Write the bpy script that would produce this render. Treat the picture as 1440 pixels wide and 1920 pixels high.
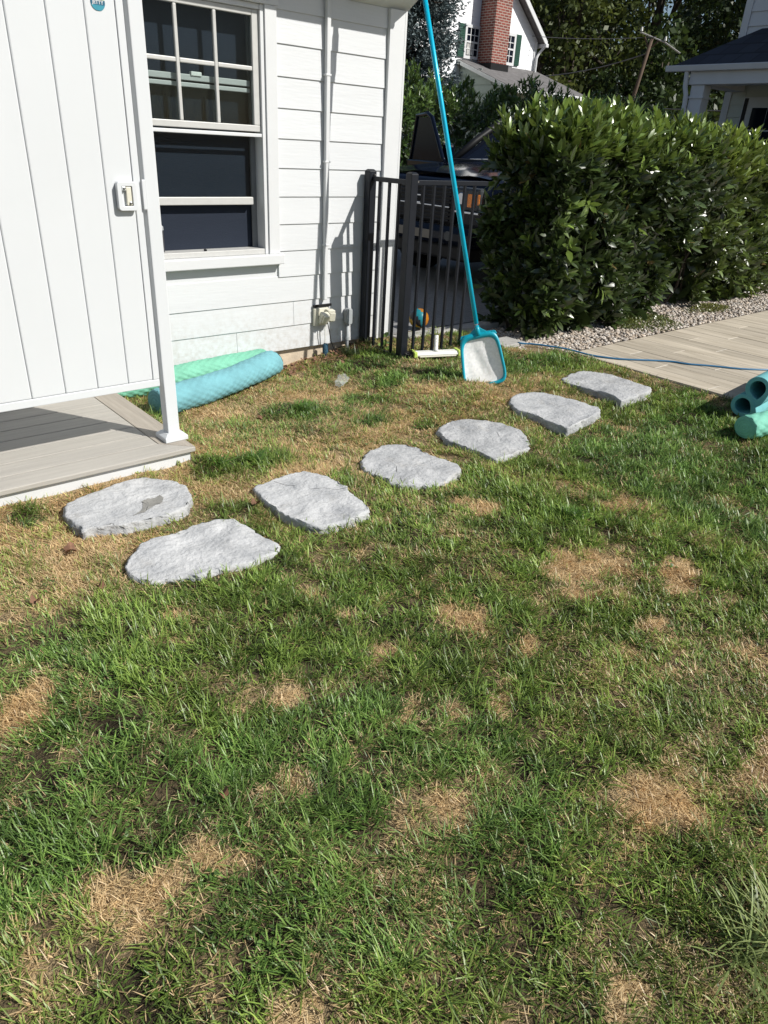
import bpy, bmesh, math, random
import numpy as np
from mathutils import Vector, Matrix
random.seed(7); RNG = np.random.default_rng(11)
for o in list(bpy.data.objects): bpy.data.objects.remove(o, do_unlink=True)
SC = bpy.context.scene
COL = SC.collection
rad = math.radians
# ------------------------------------------------------------------ camera, sky, sun, exposure
# world: X runs along the white house wall to the right, Y goes into the house, Z up (metres)
F_PX, PITCH, ROLL, YAW = 1328.66, rad(27.4374), rad(3.2741), rad(41.691)
fw = Vector((math.sin(YAW)*math.cos(PITCH), math.cos(YAW)*math.cos(PITCH), -math.sin(PITCH)))
r0 = Vector((math.cos(YAW), -math.sin(YAW), 0)); u0 = r0.cross(fw)
cr = math.cos(ROLL)*r0 + math.sin(ROLL)*u0; cu = -math.sin(ROLL)*r0 + math.cos(ROLL)*u0
cd = bpy.data.cameras.new('camera'); cam = bpy.data.objects.new('camera', cd); COL.objects.link(cam)
m = Matrix((cr, cu, -fw)).transposed().to_4x4(); m.translation = Vector((0, 0, 1.55)); cam.matrix_world = m
cd.sensor_fit = 'VERTICAL'; cd.sensor_height = 36; cd.sensor_width = 27; cd.lens = F_PX/1920*36
cd.clip_start = .05; cd.clip_end = 2000
SC.camera = cam
SUN_AZ, SUN_EL = rad(120), rad(41)          # direction in which shadows travel, measured from +X
sv = Vector((math.cos(SUN_AZ)*math.cos(SUN_EL), math.sin(SUN_AZ)*math.cos(SUN_EL), -math.sin(SUN_EL)))
ld = bpy.data.lights.new('sun', 'SUN'); ld.energy = 4.6; ld.angle = rad(.53); ld.color = (1, .965, .90)
lo = bpy.data.objects.new('sun', ld); COL.objects.link(lo); lo.rotation_euler = sv.to_track_quat('-Z', 'Y').to_euler(); lo.location = (6, -10, 12)
W = bpy.data.worlds.new('World'); SC.world = W; W.use_nodes = True
wn = W.node_tree.nodes; wl = W.node_tree.links
sky = wn.new('ShaderNodeTexSky'); sky.sky_type = 'NISHITA'; sky.sun_disc = False
sky.sun_elevation = SUN_EL; sky.sun_rotation = math.atan2(-sv.x, -sv.y)
bg = wn['Background']; wl.new(sky.outputs[0], bg.inputs[0]); bg.inputs[1].default_value = .066
SC.view_settings.view_transform = 'Standard'; SC.view_settings.look = 'None'; SC.view_settings.gamma = 1
SC.view_settings.exposure = .36
SC.render.engine = 'CYCLES'

# ------------------------------------------------------------------ materials
def newmat(name):
    mt = bpy.data.materials.new(name); mt.use_nodes = True
    return mt, mt.node_tree.nodes, mt.node_tree.links, mt.node_tree.nodes['Principled BSDF']
def mat(name, col, rough=.6, metal=0, spec=.5, var=.12, scale=8, bump=0, bscale=60, coat=0, stretch=None, var2=None, obj=False, transl=0):
    """principled with noise colour variation; var = amount; bump height in mm-ish strength"""
    mt, n, l, p = newmat(name)
    p.inputs['Roughness'].default_value = rough; p.inputs['Metallic'].default_value = metal
    p.inputs['Specular IOR Level'].default_value = spec; p.inputs['Coat Weight'].default_value = coat
    g = n.new('ShaderNodeNewGeometry'); src = g.outputs['Position']
    if obj:
        tc = n.new('ShaderNodeTexCoord'); src = tc.outputs['Object']
    if stretch:
        mp = n.new('ShaderNodeMapping'); mp.inputs['Scale'].default_value = stretch; l.new(src, mp.inputs[0]); src = mp.outputs[0]
    nz = n.new('ShaderNodeTexNoise'); nz.inputs['Scale'].default_value = scale; nz.inputs['Detail'].default_value = 6; nz.inputs['Roughness'].default_value = .6
    l.new(src, nz.inputs['Vector'])
    rp = n.new('ShaderNodeValToRGB'); rp.color_ramp.elements[0].position = .3; rp.color_ramp.elements[1].position = .7
    c = Vector(col)
    lo_, hi_ = c*(1-var), c*(1+var)
    if var2: lo_, hi_ = c, Vector(var2)
    rp.color_ramp.elements[0].color = (*lo_, 1); rp.color_ramp.elements[1].color = (*hi_, 1)
    l.new(nz.outputs[0], rp.inputs[0]); l.new(rp.outputs[0], p.inputs['Base Color'])
    if bump:
        b = n.new('ShaderNodeTexNoise'); b.inputs['Scale'].default_value = bscale; b.inputs['Detail'].default_value = 8; l.new(src, b.inputs['Vector'])
        bp = n.new('ShaderNodeBump'); bp.inputs['Strength'].default_value = bump; bp.inputs['Distance'].default_value = .01
        l.new(b.outputs[0], bp.inputs['Height']); l.new(bp.outputs[0], p.inputs['Normal'])
    if transl: p.inputs['Transmission Weight'].default_value = transl
    return mt
def attr_mat(name, attr, rough=.45, spec=.5, transl=.25, jitter=.0, coat=0):
    """leaf material: colour from a per-vertex attribute, part of the light passes through"""
    mt, n, l, p = newmat(name)
    a = n.new('ShaderNodeAttribute'); a.attribute_name = attr
    p.inputs['Roughness'].default_value = rough; p.inputs['Specular IOR Level'].default_value = spec; p.inputs['Coat Weight'].default_value = coat
    l.new(a.outputs[0], p.inputs['Base Color'])
    t = n.new('ShaderNodeBsdfTranslucent'); mx = n.new('ShaderNodeMixShader'); mx.inputs[0].default_value = transl
    hs = n.new('ShaderNodeHueSaturation'); hs.inputs['Value'].default_value = 1.5; hs.inputs['Hue'].default_value = .485
    l.new(a.outputs[0], hs.inputs['Color']); l.new(hs.outputs[0], t.inputs[0])
    l.new(p.outputs[0], mx.inputs[1]); l.new(t.outputs[0], mx.inputs[2]); l.new(mx.outputs[0], n['Material Output'].inputs[0])
    return mt
M = {}
M['white'] = mat('white_paint', (.60, .612, .622), .5, var=.025, scale=3, bump=.04, bscale=120)
M['siding'] = mat('white_siding', (.585, .60, .615), .55, var=.035, scale=2.5, bump=.12, bscale=30, stretch=(.25, 1, 3))
def add_splash(mt, z0, z1, amount):
    """soil splashed on the lowest boards: brownish specks thinning out upwards"""
    n, l = mt.node_tree.nodes, mt.node_tree.links; p = n['Principled BSDF']; src = p.inputs['Base Color'].links[0].from_socket
    g = n.new('ShaderNodeNewGeometry'); sx = n.new('ShaderNodeSeparateXYZ'); l.new(g.outputs['Position'], sx.inputs[0])
    mr = n.new('ShaderNodeMapRange'); mr.inputs[1].default_value = z0; mr.inputs[2].default_value = z1; mr.inputs[3].default_value = 1; mr.inputs[4].default_value = 0; l.new(sx.outputs[2], mr.inputs[0])
    nz = n.new('ShaderNodeTexNoise'); nz.inputs['Scale'].default_value = 26; nz.inputs['Detail'].default_value = 9; nz.inputs['Roughness'].default_value = .7; l.new(g.outputs['Position'], nz.inputs['Vector'])
    mr2 = n.new('ShaderNodeMapRange'); mr2.inputs[1].default_value = .42; mr2.inputs[2].default_value = .72; l.new(nz.outputs[0], mr2.inputs[0])
    mu = n.new('ShaderNodeMath'); mu.operation = 'MULTIPLY'; l.new(mr.outputs[0], mu.inputs[0]); l.new(mr2.outputs[0], mu.inputs[1])
    m2 = n.new('ShaderNodeMath'); m2.operation = 'MULTIPLY'; m2.inputs[1].default_value = amount; l.new(mu.outputs[0], m2.inputs[0])
    mx = n.new('ShaderNodeMixRGB'); mx.inputs[2].default_value = (.30, .24, .17, 1); l.new(m2.outputs[0], mx.inputs[0]); l.new(src, mx.inputs[1]); l.new(mx.outputs[0], p.inputs['Base Color'])
add_splash(M['siding'], .10, .55, .55)
M['vinyl'] = mat('white_vinyl', (.60, .62, .635), .38, var=.02, scale=2)
M['soffit'] = mat('soffit_paint', (.66, .68, .66), .6, var=.04)
M['concrete'] = mat('foundation_concrete', (.50, .42, .32), .9, var=.14, scale=14, bump=.3, bscale=70)
M['cement'] = mat('kerb_cement', (.36, .35, .33), .9, var=.15, scale=18, bump=.4, bscale=90)
M['navy'] = mat('dark_interior', (.012, .015, .022), .8, var=.1)
M['shade'] = mat('navy_roller_shade', (.023, .029, .043), .85, spec=.08, var=.12, scale=3, bump=.25, bscale=400, stretch=(.05, 1, 1))
M['alu'] = mat('sash_vinyl', (.47, .47, .455), .45, var=.05, scale=20)
M['black'] = mat('black_powder_coat', (.007, .009, .014), .42, spec=.28, var=.15, scale=20, bump=.03, bscale=300)
M['blackpl'] = mat('black_plastic', (.009, .009, .010), .5, spec=.25, var=.1)
M['stone'] = None
M['foam_teal'] = mat('teal_foam', (.15, .345, .385), .8, spec=.2, var=.16, scale=7, bump=.25, bscale=60)
M['foam_mint'] = mat('mint_foam', (.17, .44, .315), .75, spec=.25, var=.16, scale=7, bump=.25, bscale=60)
M['foam_aqua'] = mat('aqua_foam', (.15, .40, .42), .8, spec=.2, var=.08, scale=10, bump=.25, bscale=70)
M['foam_green'] = mat('green_quilted_foam', (.17, .47, .355), .7, spec=.3, var=.08, scale=10, bump=.25, bscale=60)
M['pole'] = mat('blue_anodised_pole', (.0, .42, .62), .32, metal=.15, var=.06, scale=5)
M['netplastic'] = mat('teal_plastic', (.0, .30, .40), .4, var=.06, scale=12)
M['whitepl'] = mat('white_plastic', (.72, .72, .68), .45, var=.04, scale=15)
M['cream'] = mat('cream_plastic', (.62, .60, .50), .5, var=.05, scale=20)
M['lime'] = mat('lime_plastic', (.48, .62, .12), .5, var=.05)
M['greypl'] = mat('grey_pvc', (.33, .35, .36), .5, var=.06)
M['bluemesh'] = mat('blue_mesh', (.012, .06, .10), .7, var=.4, scale=120, bump=.8, bscale=140)
M['hose'] = mat('blue_hose', (.03, .14, .27), .4, var=.1)
M['truck'] = mat('dark_blue_car_paint', (.003, .005, .012), .10, spec=.22, var=.1)
M['chrome'] = mat('chrome', (.55, .56, .58), .12, metal=1, var=.05)
M['rubber'] = mat('tyre_rubber', (.012, .012, .012), .8, var=.2, scale=30)
M['amber'] = mat('amber_lens', (.95, .26, .008), .2, var=.35, scale=45, coat=.4)
M['lampglass'] = mat('headlight_glass', (.05, .055, .06), .1, spec=.3, var=.5, scale=15)
M['darkglass'] = mat('car_glass', (.007, .010, .019), .08, spec=.06, var=.1)  # navy base colour stands in for a blue sky sheen
M['asphalt'] = mat('asphalt', (.22, .22, .22), .9, var=.22, scale=30, bump=.5, bscale=200)
M['roof_dark'] = None
M['green_shutter'] = mat('green_shutter_paint', (.006, .055, .035), .5, var=.1)
M['greensiding'] = mat('grey_green_clapboard', (.30, .36, .32), .7, var=.05)
M['porch'] = mat('porch_paint', (.55, .57, .60), .6, var=.04, scale=3)
M['porchwall'] = mat('porch_siding', (.50, .54, .50), .6, var=.05, scale=3)
M['bark'] = mat('bark', (.055, .042, .03), .9, var=.35, scale=9, bump=.8, bscale=30, stretch=(1, 1, .25))
M['stem'] = mat('green_stem', (.10, .10, .04), .7, var=.3, scale=30)
M['polewood'] = mat('utility_pole_wood', (.085, .055, .035), .85, var=.25, scale=10, stretch=(1, 1, .15))
M['wire'] = mat('wire', (.10, .10, .11), .5, var=.05)
M['deck'] = mat('grey_composite_board', (.37, .35, .315), .7, var=.10, scale=5, bump=.2, bscale=26, stretch=(.5, 10, 10))
M['deck_y'] = mat('grey_composite_border', (.33, .295, .25), .7, var=.16, scale=5, bump=.2, bscale=26, stretch=(10, .5, 10))
M['net'] = None
M['leafdead'] = mat('dead_leaf', (.17, .085, .048), .8, var=.4, scale=40)
M['screw'] = mat('screw_steel', (.4, .4, .4), .35, metal=1, var=.1)
M['ball_y'] = mat('ball_yellow', (.42, .26, .012), .35, var=.06); M['ball_b'] = mat('ball_black', (.015, .015, .02), .35); M['ball_t'] = mat('ball_teal', (.01, .18, .22), .35)
M['ball_o'] = mat('ball_orange', (.34, .13, .008), .35)

def glass_mat():
    mt, n, l, p = newmat('window_glass')
    gl = n.new('ShaderNodeBsdfGlossy'); gl.inputs['Roughness'].default_value = .01
    tr = n.new('ShaderNodeBsdfTransparent'); tr.inputs[0].default_value = (.86, .9, .9, 1)
    fr = n.new('ShaderNodeFresnel'); fr.inputs[0].default_value = 1.22
    mx = n.new('ShaderNodeMixShader'); l.new(fr.outputs[0], mx.inputs[0]); l.new(tr.outputs[0], mx.inputs[1]); l.new(gl.outputs[0], mx.inputs[2])
    l.new(mx.outputs[0], n['Material Output'].inputs[0]); return mt
M['glass'] = glass_mat()
def plastic_mat():
    mt, n, l, p = newmat('clear_plastic')
    tr = n.new('ShaderNodeBsdfTransparent'); tr.inputs[0].default_value = (.93, .95, .95, 1)
    p.inputs['Base Color'].default_value = (.75, .78, .78, 1); p.inputs['Roughness'].default_value = .12
    mx = n.new('ShaderNodeMixShader'); mx.inputs[0].default_value = .22; l.new(tr.outputs[0], mx.inputs[1]); l.new(p.outputs[0], mx.inputs[2])
    l.new(mx.outputs[0], n['Material Output'].inputs[0]); return mt
M['clear'] = plastic_mat()
def mesh_net():
    mt, n, l, p = newmat('fine_white_net')
    p.inputs['Roughness'].default_value = .8
    g = n.new('ShaderNodeNewGeometry'); nz = n.new('ShaderNodeTexNoise'); nz.inputs['Scale'].default_value = 60; nz.inputs['Detail'].default_value = 6
    l.new(g.outputs['Position'], nz.inputs['Vector'])
    rp = n.new('ShaderNodeValToRGB'); rp.color_ramp.elements[0].color = (.80, .80, .80, 1); rp.color_ramp.elements[1].color = (.93, .93, .92, 1)
    rp.color_ramp.elements[0].position = .35; rp.color_ramp.elements[1].position = .65
    l.new(nz.outputs[0], rp.inputs[0]); l.new(rp.outputs[0], p.inputs['Base Color'])
    tr = n.new('ShaderNodeBsdfTransparent'); mx = n.new('ShaderNodeMixShader'); mx.inputs[0].default_value = .94
    l.new(tr.outputs[0], mx.inputs[1]); l.new(p.outputs[0], mx.inputs[2]); l.new(mx.outputs[0], n['Material Output'].inputs[0]); return mt
M['net'] = mesh_net()
def stone_mat():
    mt, n, l, p = newmat('grey_flagstone'); p.inputs['Roughness'].default_value = .85
    g = n.new('ShaderNodeNewGeometry')
    n1 = n.new('ShaderNodeTexNoise'); n1.inputs['Scale'].default_value = 7; n1.inputs['Detail'].default_value = 9; n1.inputs['Roughness'].default_value = .62
    mp = n.new('ShaderNodeMapping'); mp.inputs['Scale'].default_value = (3, 1, 1); mp.inputs['Rotation'].default_value = (0, 0, .7)
    l.new(g.outputs['Position'], n1.inputs['Vector']); l.new(g.outputs['Position'], mp.inputs[0])
    n2 = n.new('ShaderNodeTexNoise'); n2.inputs['Scale'].default_value = 24; n2.inputs['Detail'].default_value = 6; l.new(mp.outputs[0], n2.inputs['Vector'])
    rp = n.new('ShaderNodeValToRGB'); rp.color_ramp.elements[0].position = .32; rp.color_ramp.elements[1].position = .68
    rp.color_ramp.elements[0].color = (.31, .318, .328, 1); rp.color_ramp.elements[1].color = (.50, .504, .505, 1)
    l.new(n1.outputs[0], rp.inputs[0])
    r2 = n.new('ShaderNodeValToRGB'); r2.color_ramp.elements[0].position = .58; r2.color_ramp.elements[1].position = .72
    r2.color_ramp.elements[0].color = (0, 0, 0, 1); r2.color_ramp.elements[1].color = (.35, .35, .35, 1)
    l.new(n2.outputs[0], r2.inputs[0])
    mx = n.new('ShaderNodeMixRGB'); mx.inputs[2].default_value = (.48, .49, .50, 1); l.new(r2.outputs[0], mx.inputs[0]); l.new(rp.outputs[0], mx.inputs[1])
    oi = n.new('ShaderNodeObjectInfo'); mr = n.new('ShaderNodeMapRange'); mr.inputs[3].default_value = .86; mr.inputs[4].default_value = 1.12; l.new(oi.outputs['Random'], mr.inputs[0])
    vm = n.new('ShaderNodeVectorMath'); vm.operation = 'SCALE'; l.new(mx.outputs[0], vm.inputs[0]); l.new(mr.outputs[0], vm.inputs['Scale'])
    # soil worked into the hollows and rims
    n4 = n.new('ShaderNodeTexNoise'); n4.inputs['Scale'].default_value = 4.5; n4.inputs['Detail'].default_value = 10; n4.inputs['Roughness'].default_value = .75; l.new(g.outputs['Position'], n4.inputs['Vector'])
    r4 = n.new('ShaderNodeMapRange'); r4.inputs[1].default_value = .56; r4.inputs[2].default_value = .78; r4.inputs[4].default_value = .55; l.new(n4.outputs[0], r4.inputs[0])
    m4 = n.new('ShaderNodeMixRGB'); m4.inputs[2].default_value = (.30, .27, .225, 1); l.new(r4.outputs[0], m4.inputs[0]); l.new(vm.outputs[0], m4.inputs[1]); l.new(m4.outputs[0], p.inputs['Base Color'])
    n3 = n.new('ShaderNodeTexNoise'); n3.inputs['Scale'].default_value = 45; n3.inputs['Detail'].default_value = 8; l.new(g.outputs['Position'], n3.inputs['Vector'])
    bp = n.new('ShaderNodeBump'); bp.inputs['Strength'].default_value = .8; bp.inputs['Distance'].default_value = .012
    l.new(n3.outputs[0], bp.inputs['Height']); l.new(bp.outputs[0], p.inputs['Normal']); return mt
M['stone'] = stone_mat()
def wet_mat():
    mt = mat('damp_stone', (.215, .21, .195), .6, var=.2, scale=20); return mt
M['damp'] = wet_mat()
def shingle_mat(name, c1, c2, scale):
    mt, n, l, p = newmat(name); p.inputs['Roughness'].default_value = .9
    tc = n.new('ShaderNodeTexCoord'); br = n.new('ShaderNodeTexBrick'); br.inputs['Scale'].default_value = scale
    br.inputs['Color1'].default_value = (*c1, 1); br.inputs['Color2'].default_value = (*c2, 1); br.inputs['Mortar'].default_value = (*[x*.45 for x in c1], 1); br.inputs['Mortar Size'].default_value = .03
    br.inputs['Brick Width'].default_value = .9; br.inputs['Row Height'].default_value = .45
    l.new(tc.outputs['UV'], br.inputs['Vector']); l.new(br.outputs[0], p.inputs['Base Color']); return mt
M['roof_dark'] = shingle_mat('dark_blue_shingles', (.012, .016, .028), (.028, .034, .05), 3)
M['roof_grey'] = mat('grey_shingles', (.13, .125, .125), .95, var=.3, scale=6, bump=.4, bscale=20)
def brick_mat():
    mt, n, l, p = newmat('red_brick'); p.inputs['Roughness'].default_value = .9
    tc = n.new('ShaderNodeTexCoord'); br = n.new('ShaderNodeTexBrick'); br.inputs['Scale'].default_value = 1
    br.inputs['Color1'].default_value = (.25, .06, .04, 1); br.inputs['Color2'].default_value = (.15, .04, .03, 1); br.inputs['Mortar'].default_value = (.36, .30, .26, 1)
    br.inputs['Mortar Size'].default_value = .012; br.inputs['Brick Width'].default_value = .215; br.inputs['Row Height'].default_value = .075
    l.new(tc.outputs['UV'], br.inputs['Vector']); l.new(br.outputs[0], p.inputs['Base Color'])
    bp = n.new('ShaderNodeBump'); bp.inputs['Strength'].default_value = .6; bp.inputs['Distance'].default_value = .01; bp.invert = True
    l.new(br.outputs[1], bp.inputs['Height']); l.new(bp.outputs[0], p.inputs['Normal']); return mt
M['brick'] = brick_mat()
def clap_mat():
    mt, n, l, p = newmat('white_clapboard'); p.inputs['Roughness'].default_value = .6
    g = n.new('ShaderNodeNewGeometry'); sx = n.new('ShaderNodeSeparateXYZ'); l.new(g.outputs['Position'], sx.inputs[0])
    ma = n.new('ShaderNodeMath'); ma.operation = 'MULTIPLY'; ma.inputs[1].default_value = 1/.16; l.new(sx.outputs[2], ma.inputs[0])
    fr = n.new('ShaderNodeMath'); fr.operation = 'FRACT'; l.new(ma.outputs[0], fr.inputs[0])
    p.inputs['Base Color'].default_value = (.72, .73, .75, 1)
    bp = n.new('ShaderNodeBump'); bp.inputs['Strength'].default_value = 1; bp.inputs['Distance'].default_value = .05; bp.invert = True
    l.new(fr.outputs[0], bp.inputs['Height']); l.new(bp.outputs[0], p.inputs['Normal']); return mt
M['clap'] = clap_mat()
def plank_mat():
    mt, n, l, p = newmat('wood_look_porcelain'); p.inputs['Roughness'].default_value = .55
    oi = n.new('ShaderNodeObjectInfo'); tc = n.new('ShaderNodeTexCoord'); mp = n.new('ShaderNodeMapping'); mp.inputs['Scale'].default_value = (12, .9, 1)
    ad = n.new('ShaderNodeVectorMath'); ad.operation = 'ADD'; cb = n.new('ShaderNodeCombineXYZ'); mu = n.new('ShaderNodeMath'); mu.operation = 'MULTIPLY'; mu.inputs[1].default_value = 50
    l.new(oi.outputs['Random'], mu.inputs[0]); l.new(mu.outputs[0], cb.inputs[0]); l.new(mu.outputs[0], cb.inputs[1])
    l.new(tc.outputs['Object'], mp.inputs[0]); l.new(mp.outputs[0], ad.inputs[0]); l.new(cb.outputs[0], ad.inputs[1])
    nz = n.new('ShaderNodeTexNoise'); nz.inputs['Scale'].default_value = 1.6; nz.inputs['Detail'].default_value = 7; nz.inputs['Roughness'].default_value = .6; l.new(ad.outputs[0], nz.inputs['Vector'])
    rp = n.new('ShaderNodeValToRGB'); e = rp.color_ramp.elements; e[0].position = .28; e[0].color = (.33, .28, .21, 1); e[1].position = .72; e[1].color = (.60, .53, .43, 1)
    x = e.new(.5); x.color = (.48, .425, .34, 1)
    l.new(nz.outputs[0], rp.inputs[0])
    mr = n.new('ShaderNodeMapRange'); mr.inputs[3].default_value = .84; mr.inputs[4].default_value = 1.08; l.new(oi.outputs['Random'], mr.inputs[0])
    vm = n.new('ShaderNodeVectorMath'); vm.operation = 'SCALE'; l.new(rp.outputs[0], vm.inputs[0]); l.new(mr.outputs[0], vm.inputs['Scale']); l.new(vm.outputs[0], p.inputs['Base Color']); return mt
M['plank'] = plank_mat()
M['grout'] = mat('light_grout', (.55, .52, .47), .9, var=.1, scale=20)
M['gravel'] = attr_mat('gravel_stones', 'col', rough=.8, spec=.3, transl=0.0)
M['grass'] = attr_mat('grass_blades', 'col', rough=.42, spec=.45, transl=.28)
M['laurel'] = attr_mat('laurel_leaves', 'col', rough=.33, spec=.8, transl=.16)
M['tree'] = attr_mat('tree_leaves', 'col', rough=.5, spec=.35, transl=.25)
M['needle'] = attr_mat('spruce_needles', 'col', rough=.6, spec=.25, transl=.05)
def soil_mat():
    mt, n, l, p = newmat('thatch_and_soil'); p.inputs['Roughness'].default_value = .95; p.inputs['Specular IOR Level'].default_value = .2
    g = n.new('ShaderNodeNewGeometry')
    a = n.new('ShaderNodeTexNoise'); a.inputs['Scale'].default_value = 3.2; a.inputs['Detail'].default_value = 8
    b = n.new('ShaderNodeTexNoise'); b.inputs['Scale'].default_value = 130; b.inputs['Detail'].default_value = 6; b.inputs['Distortion'].default_value = 1.5
    l.new(g.outputs['Position'], a.inputs['Vector']); l.new(g.outputs['Position'], b.inputs['Vector'])
    r1 = n.new('ShaderNodeValToRGB'); e = r1.color_ramp.elements; e[0].position = .16; e[0].color = (.035, .028, .018, 1); e[1].position = .72; e[1].color = (.50, .385, .235, 1)
    r2 = n.new('ShaderNodeValToRGB'); e = r2.color_ramp.elements; e[0].position = .35; e[0].color = (.35, .35, .35, 1); e[1].position = .66; e[1].color = (1.5, 1.45, 1.3, 1)
    at = n.new('ShaderNodeAttribute'); at.attribute_name = 'col'; ad = n.new('ShaderNodeMath'); ad.operation = 'MULTIPLY_ADD'; ad.inputs[1].default_value = .35; l.new(a.outputs[0], ad.inputs[0])
    sm = n.new('ShaderNodeMath'); sm.operation = 'MULTIPLY'; sm.inputs[1].default_value = .62; l.new(at.outputs['Fac'], sm.inputs[0]); l.new(sm.outputs[0], ad.inputs[2])
    l.new(ad.outputs[0], r1.inputs[0]); l.new(b.outputs[0], r2.inputs[0])
    mx = n.new('ShaderNodeMixRGB'); mx.blend_type = 'MULTIPLY'; mx.inputs[0].default_value = 1; l.new(r1.outputs[0], mx.inputs[1]); l.new(r2.outputs[0], mx.inputs[2]); l.new(mx.outputs[0], p.inputs['Base Color'])
    bp = n.new('ShaderNodeBump'); bp.inputs['Strength'].default_value = .9; bp.inputs['Distance'].default_value = .012; l.new(b.outputs[0], bp.inputs['Height']); l.new(bp.outputs[0], p.inputs['Normal']); return mt
M['soil'] = soil_mat()

# ------------------------------------------------------------------ helpers
def tag(o, label=None, cat=None, group=None, kind=None):
    if label: o['label'] = label
    if cat: o['category'] = cat
    if group: o['group'] = group
    if kind: o['kind'] = kind
    return o
def thing(name, label, cat, loc=(0, 0, 0), group=None):
    o = bpy.data.objects.new(name, None); COL.objects.link(o); o.location = loc; o.empty_display_size = .1
    return tag(o, label, cat, group)
def wloc(o):
    v = Vector((0, 0, 0))
    while o: v = v + o.location; o = o.parent
    return v
class B:
    """collects world-space geometry for one mesh"""
    def __init__(s): s.v = []; s.f = []; s.uv = {}
    def add(s, vs, fs):
        k = len(s.v); s.v += [tuple(q) for q in vs]; s.f += [tuple(i+k for i in q) for q in fs]; return s
    def box(s, x0, y0, z0, x1, y1, z1):
        return s.add([(x0,y0,z0),(x1,y0,z0),(x1,y1,z0),(x0,y1,z0),(x0,y0,z1),(x1,y0,z1),(x1,y1,z1),(x0,y1,z1)],
                     [(0,3,2,1),(4,5,6,7),(0,1,5,4),(1,2,6,5),(2,3,7,6),(3,0,4,7)])
    def obox(s, c, ax, ay, az):
        c = Vector(c); ax, ay, az = Vector(ax), Vector(ay), Vector(az)
        vs = [c+sx*ax+sy*ay+sz*az for sz in (-1,1) for sx, sy in ((-1,-1),(1,-1),(1,1),(-1,1))]
        return s.add(vs, [(0,3,2,1),(4,5,6,7),(0,1,5,4),(1,2,6,5),(2,3,7,6),(3,0,4,7)])
    def tube(s, pts, r, n=8, cap=True):
        pts = [Vector(p) for p in pts]; N = len(pts); rr = r if isinstance(r, (list, tuple)) else [r]*N
        k = len(s.v); prev = None
        for i, p in enumerate(pts):
            t = (pts[min(i+1, N-1)]-pts[max(i-1, 0)]).normalized()
            a = prev if prev is not None else (Vector((0,0,1)) if abs(t.z) < .9 else Vector((1,0,0)))
            u = (a - t*a.dot(t)).normalized(); w = t.cross(u); prev = u
            for j in range(n):
                q = 2*math.pi*j/n; s.v.append(tuple(p + rr[i]*(math.cos(q)*u+math.sin(q)*w)))
        for i in range(N-1):
            for j in range(n):
                s.f.append((k+i*n+j, k+i*n+(j+1) % n, k+(i+1)*n+(j+1) % n, k+(i+1)*n+j))
        if cap:
            s.f.append(tuple(k+j for j in range(n))[::-1]); s.f.append(tuple(k+(N-1)*n+j for j in range(n)))
        return s
    def prism(s, poly, d):
        """poly: 3D points in a plane, extruded by d"""
        d = Vector(d); n = len(poly); P = [Vector(q) for q in poly]
        s.add(P + [q+d for q in P], [tuple(range(n))[::-1], tuple(range(n, 2*n))] + [(i, (i+1) % n, n+(i+1) % n, n+i) for i in range(n)])
        return s
    def grid(s, P):
        """P: rows of points"""
        k = len(s.v); nr, nc = len(P), len(P[0])
        for row in P: s.v += [tuple(q) for q in row]
        for i in range(nr-1):
            for j in range(nc-1): s.f.append((k+i*nc+j, k+i*nc+j+1, k+(i+1)*nc+j+1, k+(i+1)*nc+j))
        return s
    def build(s, name, m, parent=None, smooth=False, bevel=0, seg=2, boxuv=False, loc=None):
        me = bpy.data.meshes.new(name)
        off = wloc(parent) if parent else (Vector(loc) if loc else Vector((0, 0, 0)))
        me.from_pydata([(x-off.x, y-off.y, z-off.z) for x, y, z in s.v], [], s.f)
        bm = bmesh.new(); bm.from_mesh(me); bmesh.ops.recalc_face_normals(bm, faces=bm.faces); bm.to_mesh(me); bm.free()
        if smooth:
            me.polygons.foreach_set('use_smooth', [True]*len(me.polygons))
        if boxuv:
            uvl = me.uv_layers.new(name='UVMap')
            for p in me.polygons:
                nx, ny, nz = [abs(c) for c in p.normal]
                for li in p.loop_indices:
                    co = me.vertices[me.loops[li].vertex_index].co
                    uvl.data[li].uv = (co.y, co.z) if (nx > ny and nx > nz*.6 and boxuv != 'top') else ((co.x, co.z) if ny > nz and boxuv != 'top' else (co.y, math.hypot(co.x, co.z)))
        o = bpy.data.objects.new(name, me); COL.objects.link(o)
        if isinstance(m, (list, tuple)):
            for q in m: me.materials.append(q)
        else: me.materials.append(m)
        if parent: o.parent = parent
        elif loc: o.location = loc
        if bevel:
            bv = o.modifiers.new('bevel', 'BEVEL'); bv.width = bevel; bv.segments = seg; bv.limit_method = 'ANGLE'; bv.angle_limit = rad(40)
        if smooth == 'auto':
            ms = o.modifiers.new('wn', 'WEIGHTED_NORMAL')
        return o
def box(name, m, parent, *a, bevel=.003, **k): return B().box(*a).build(name, m, parent, bevel=bevel, **k)
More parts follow.
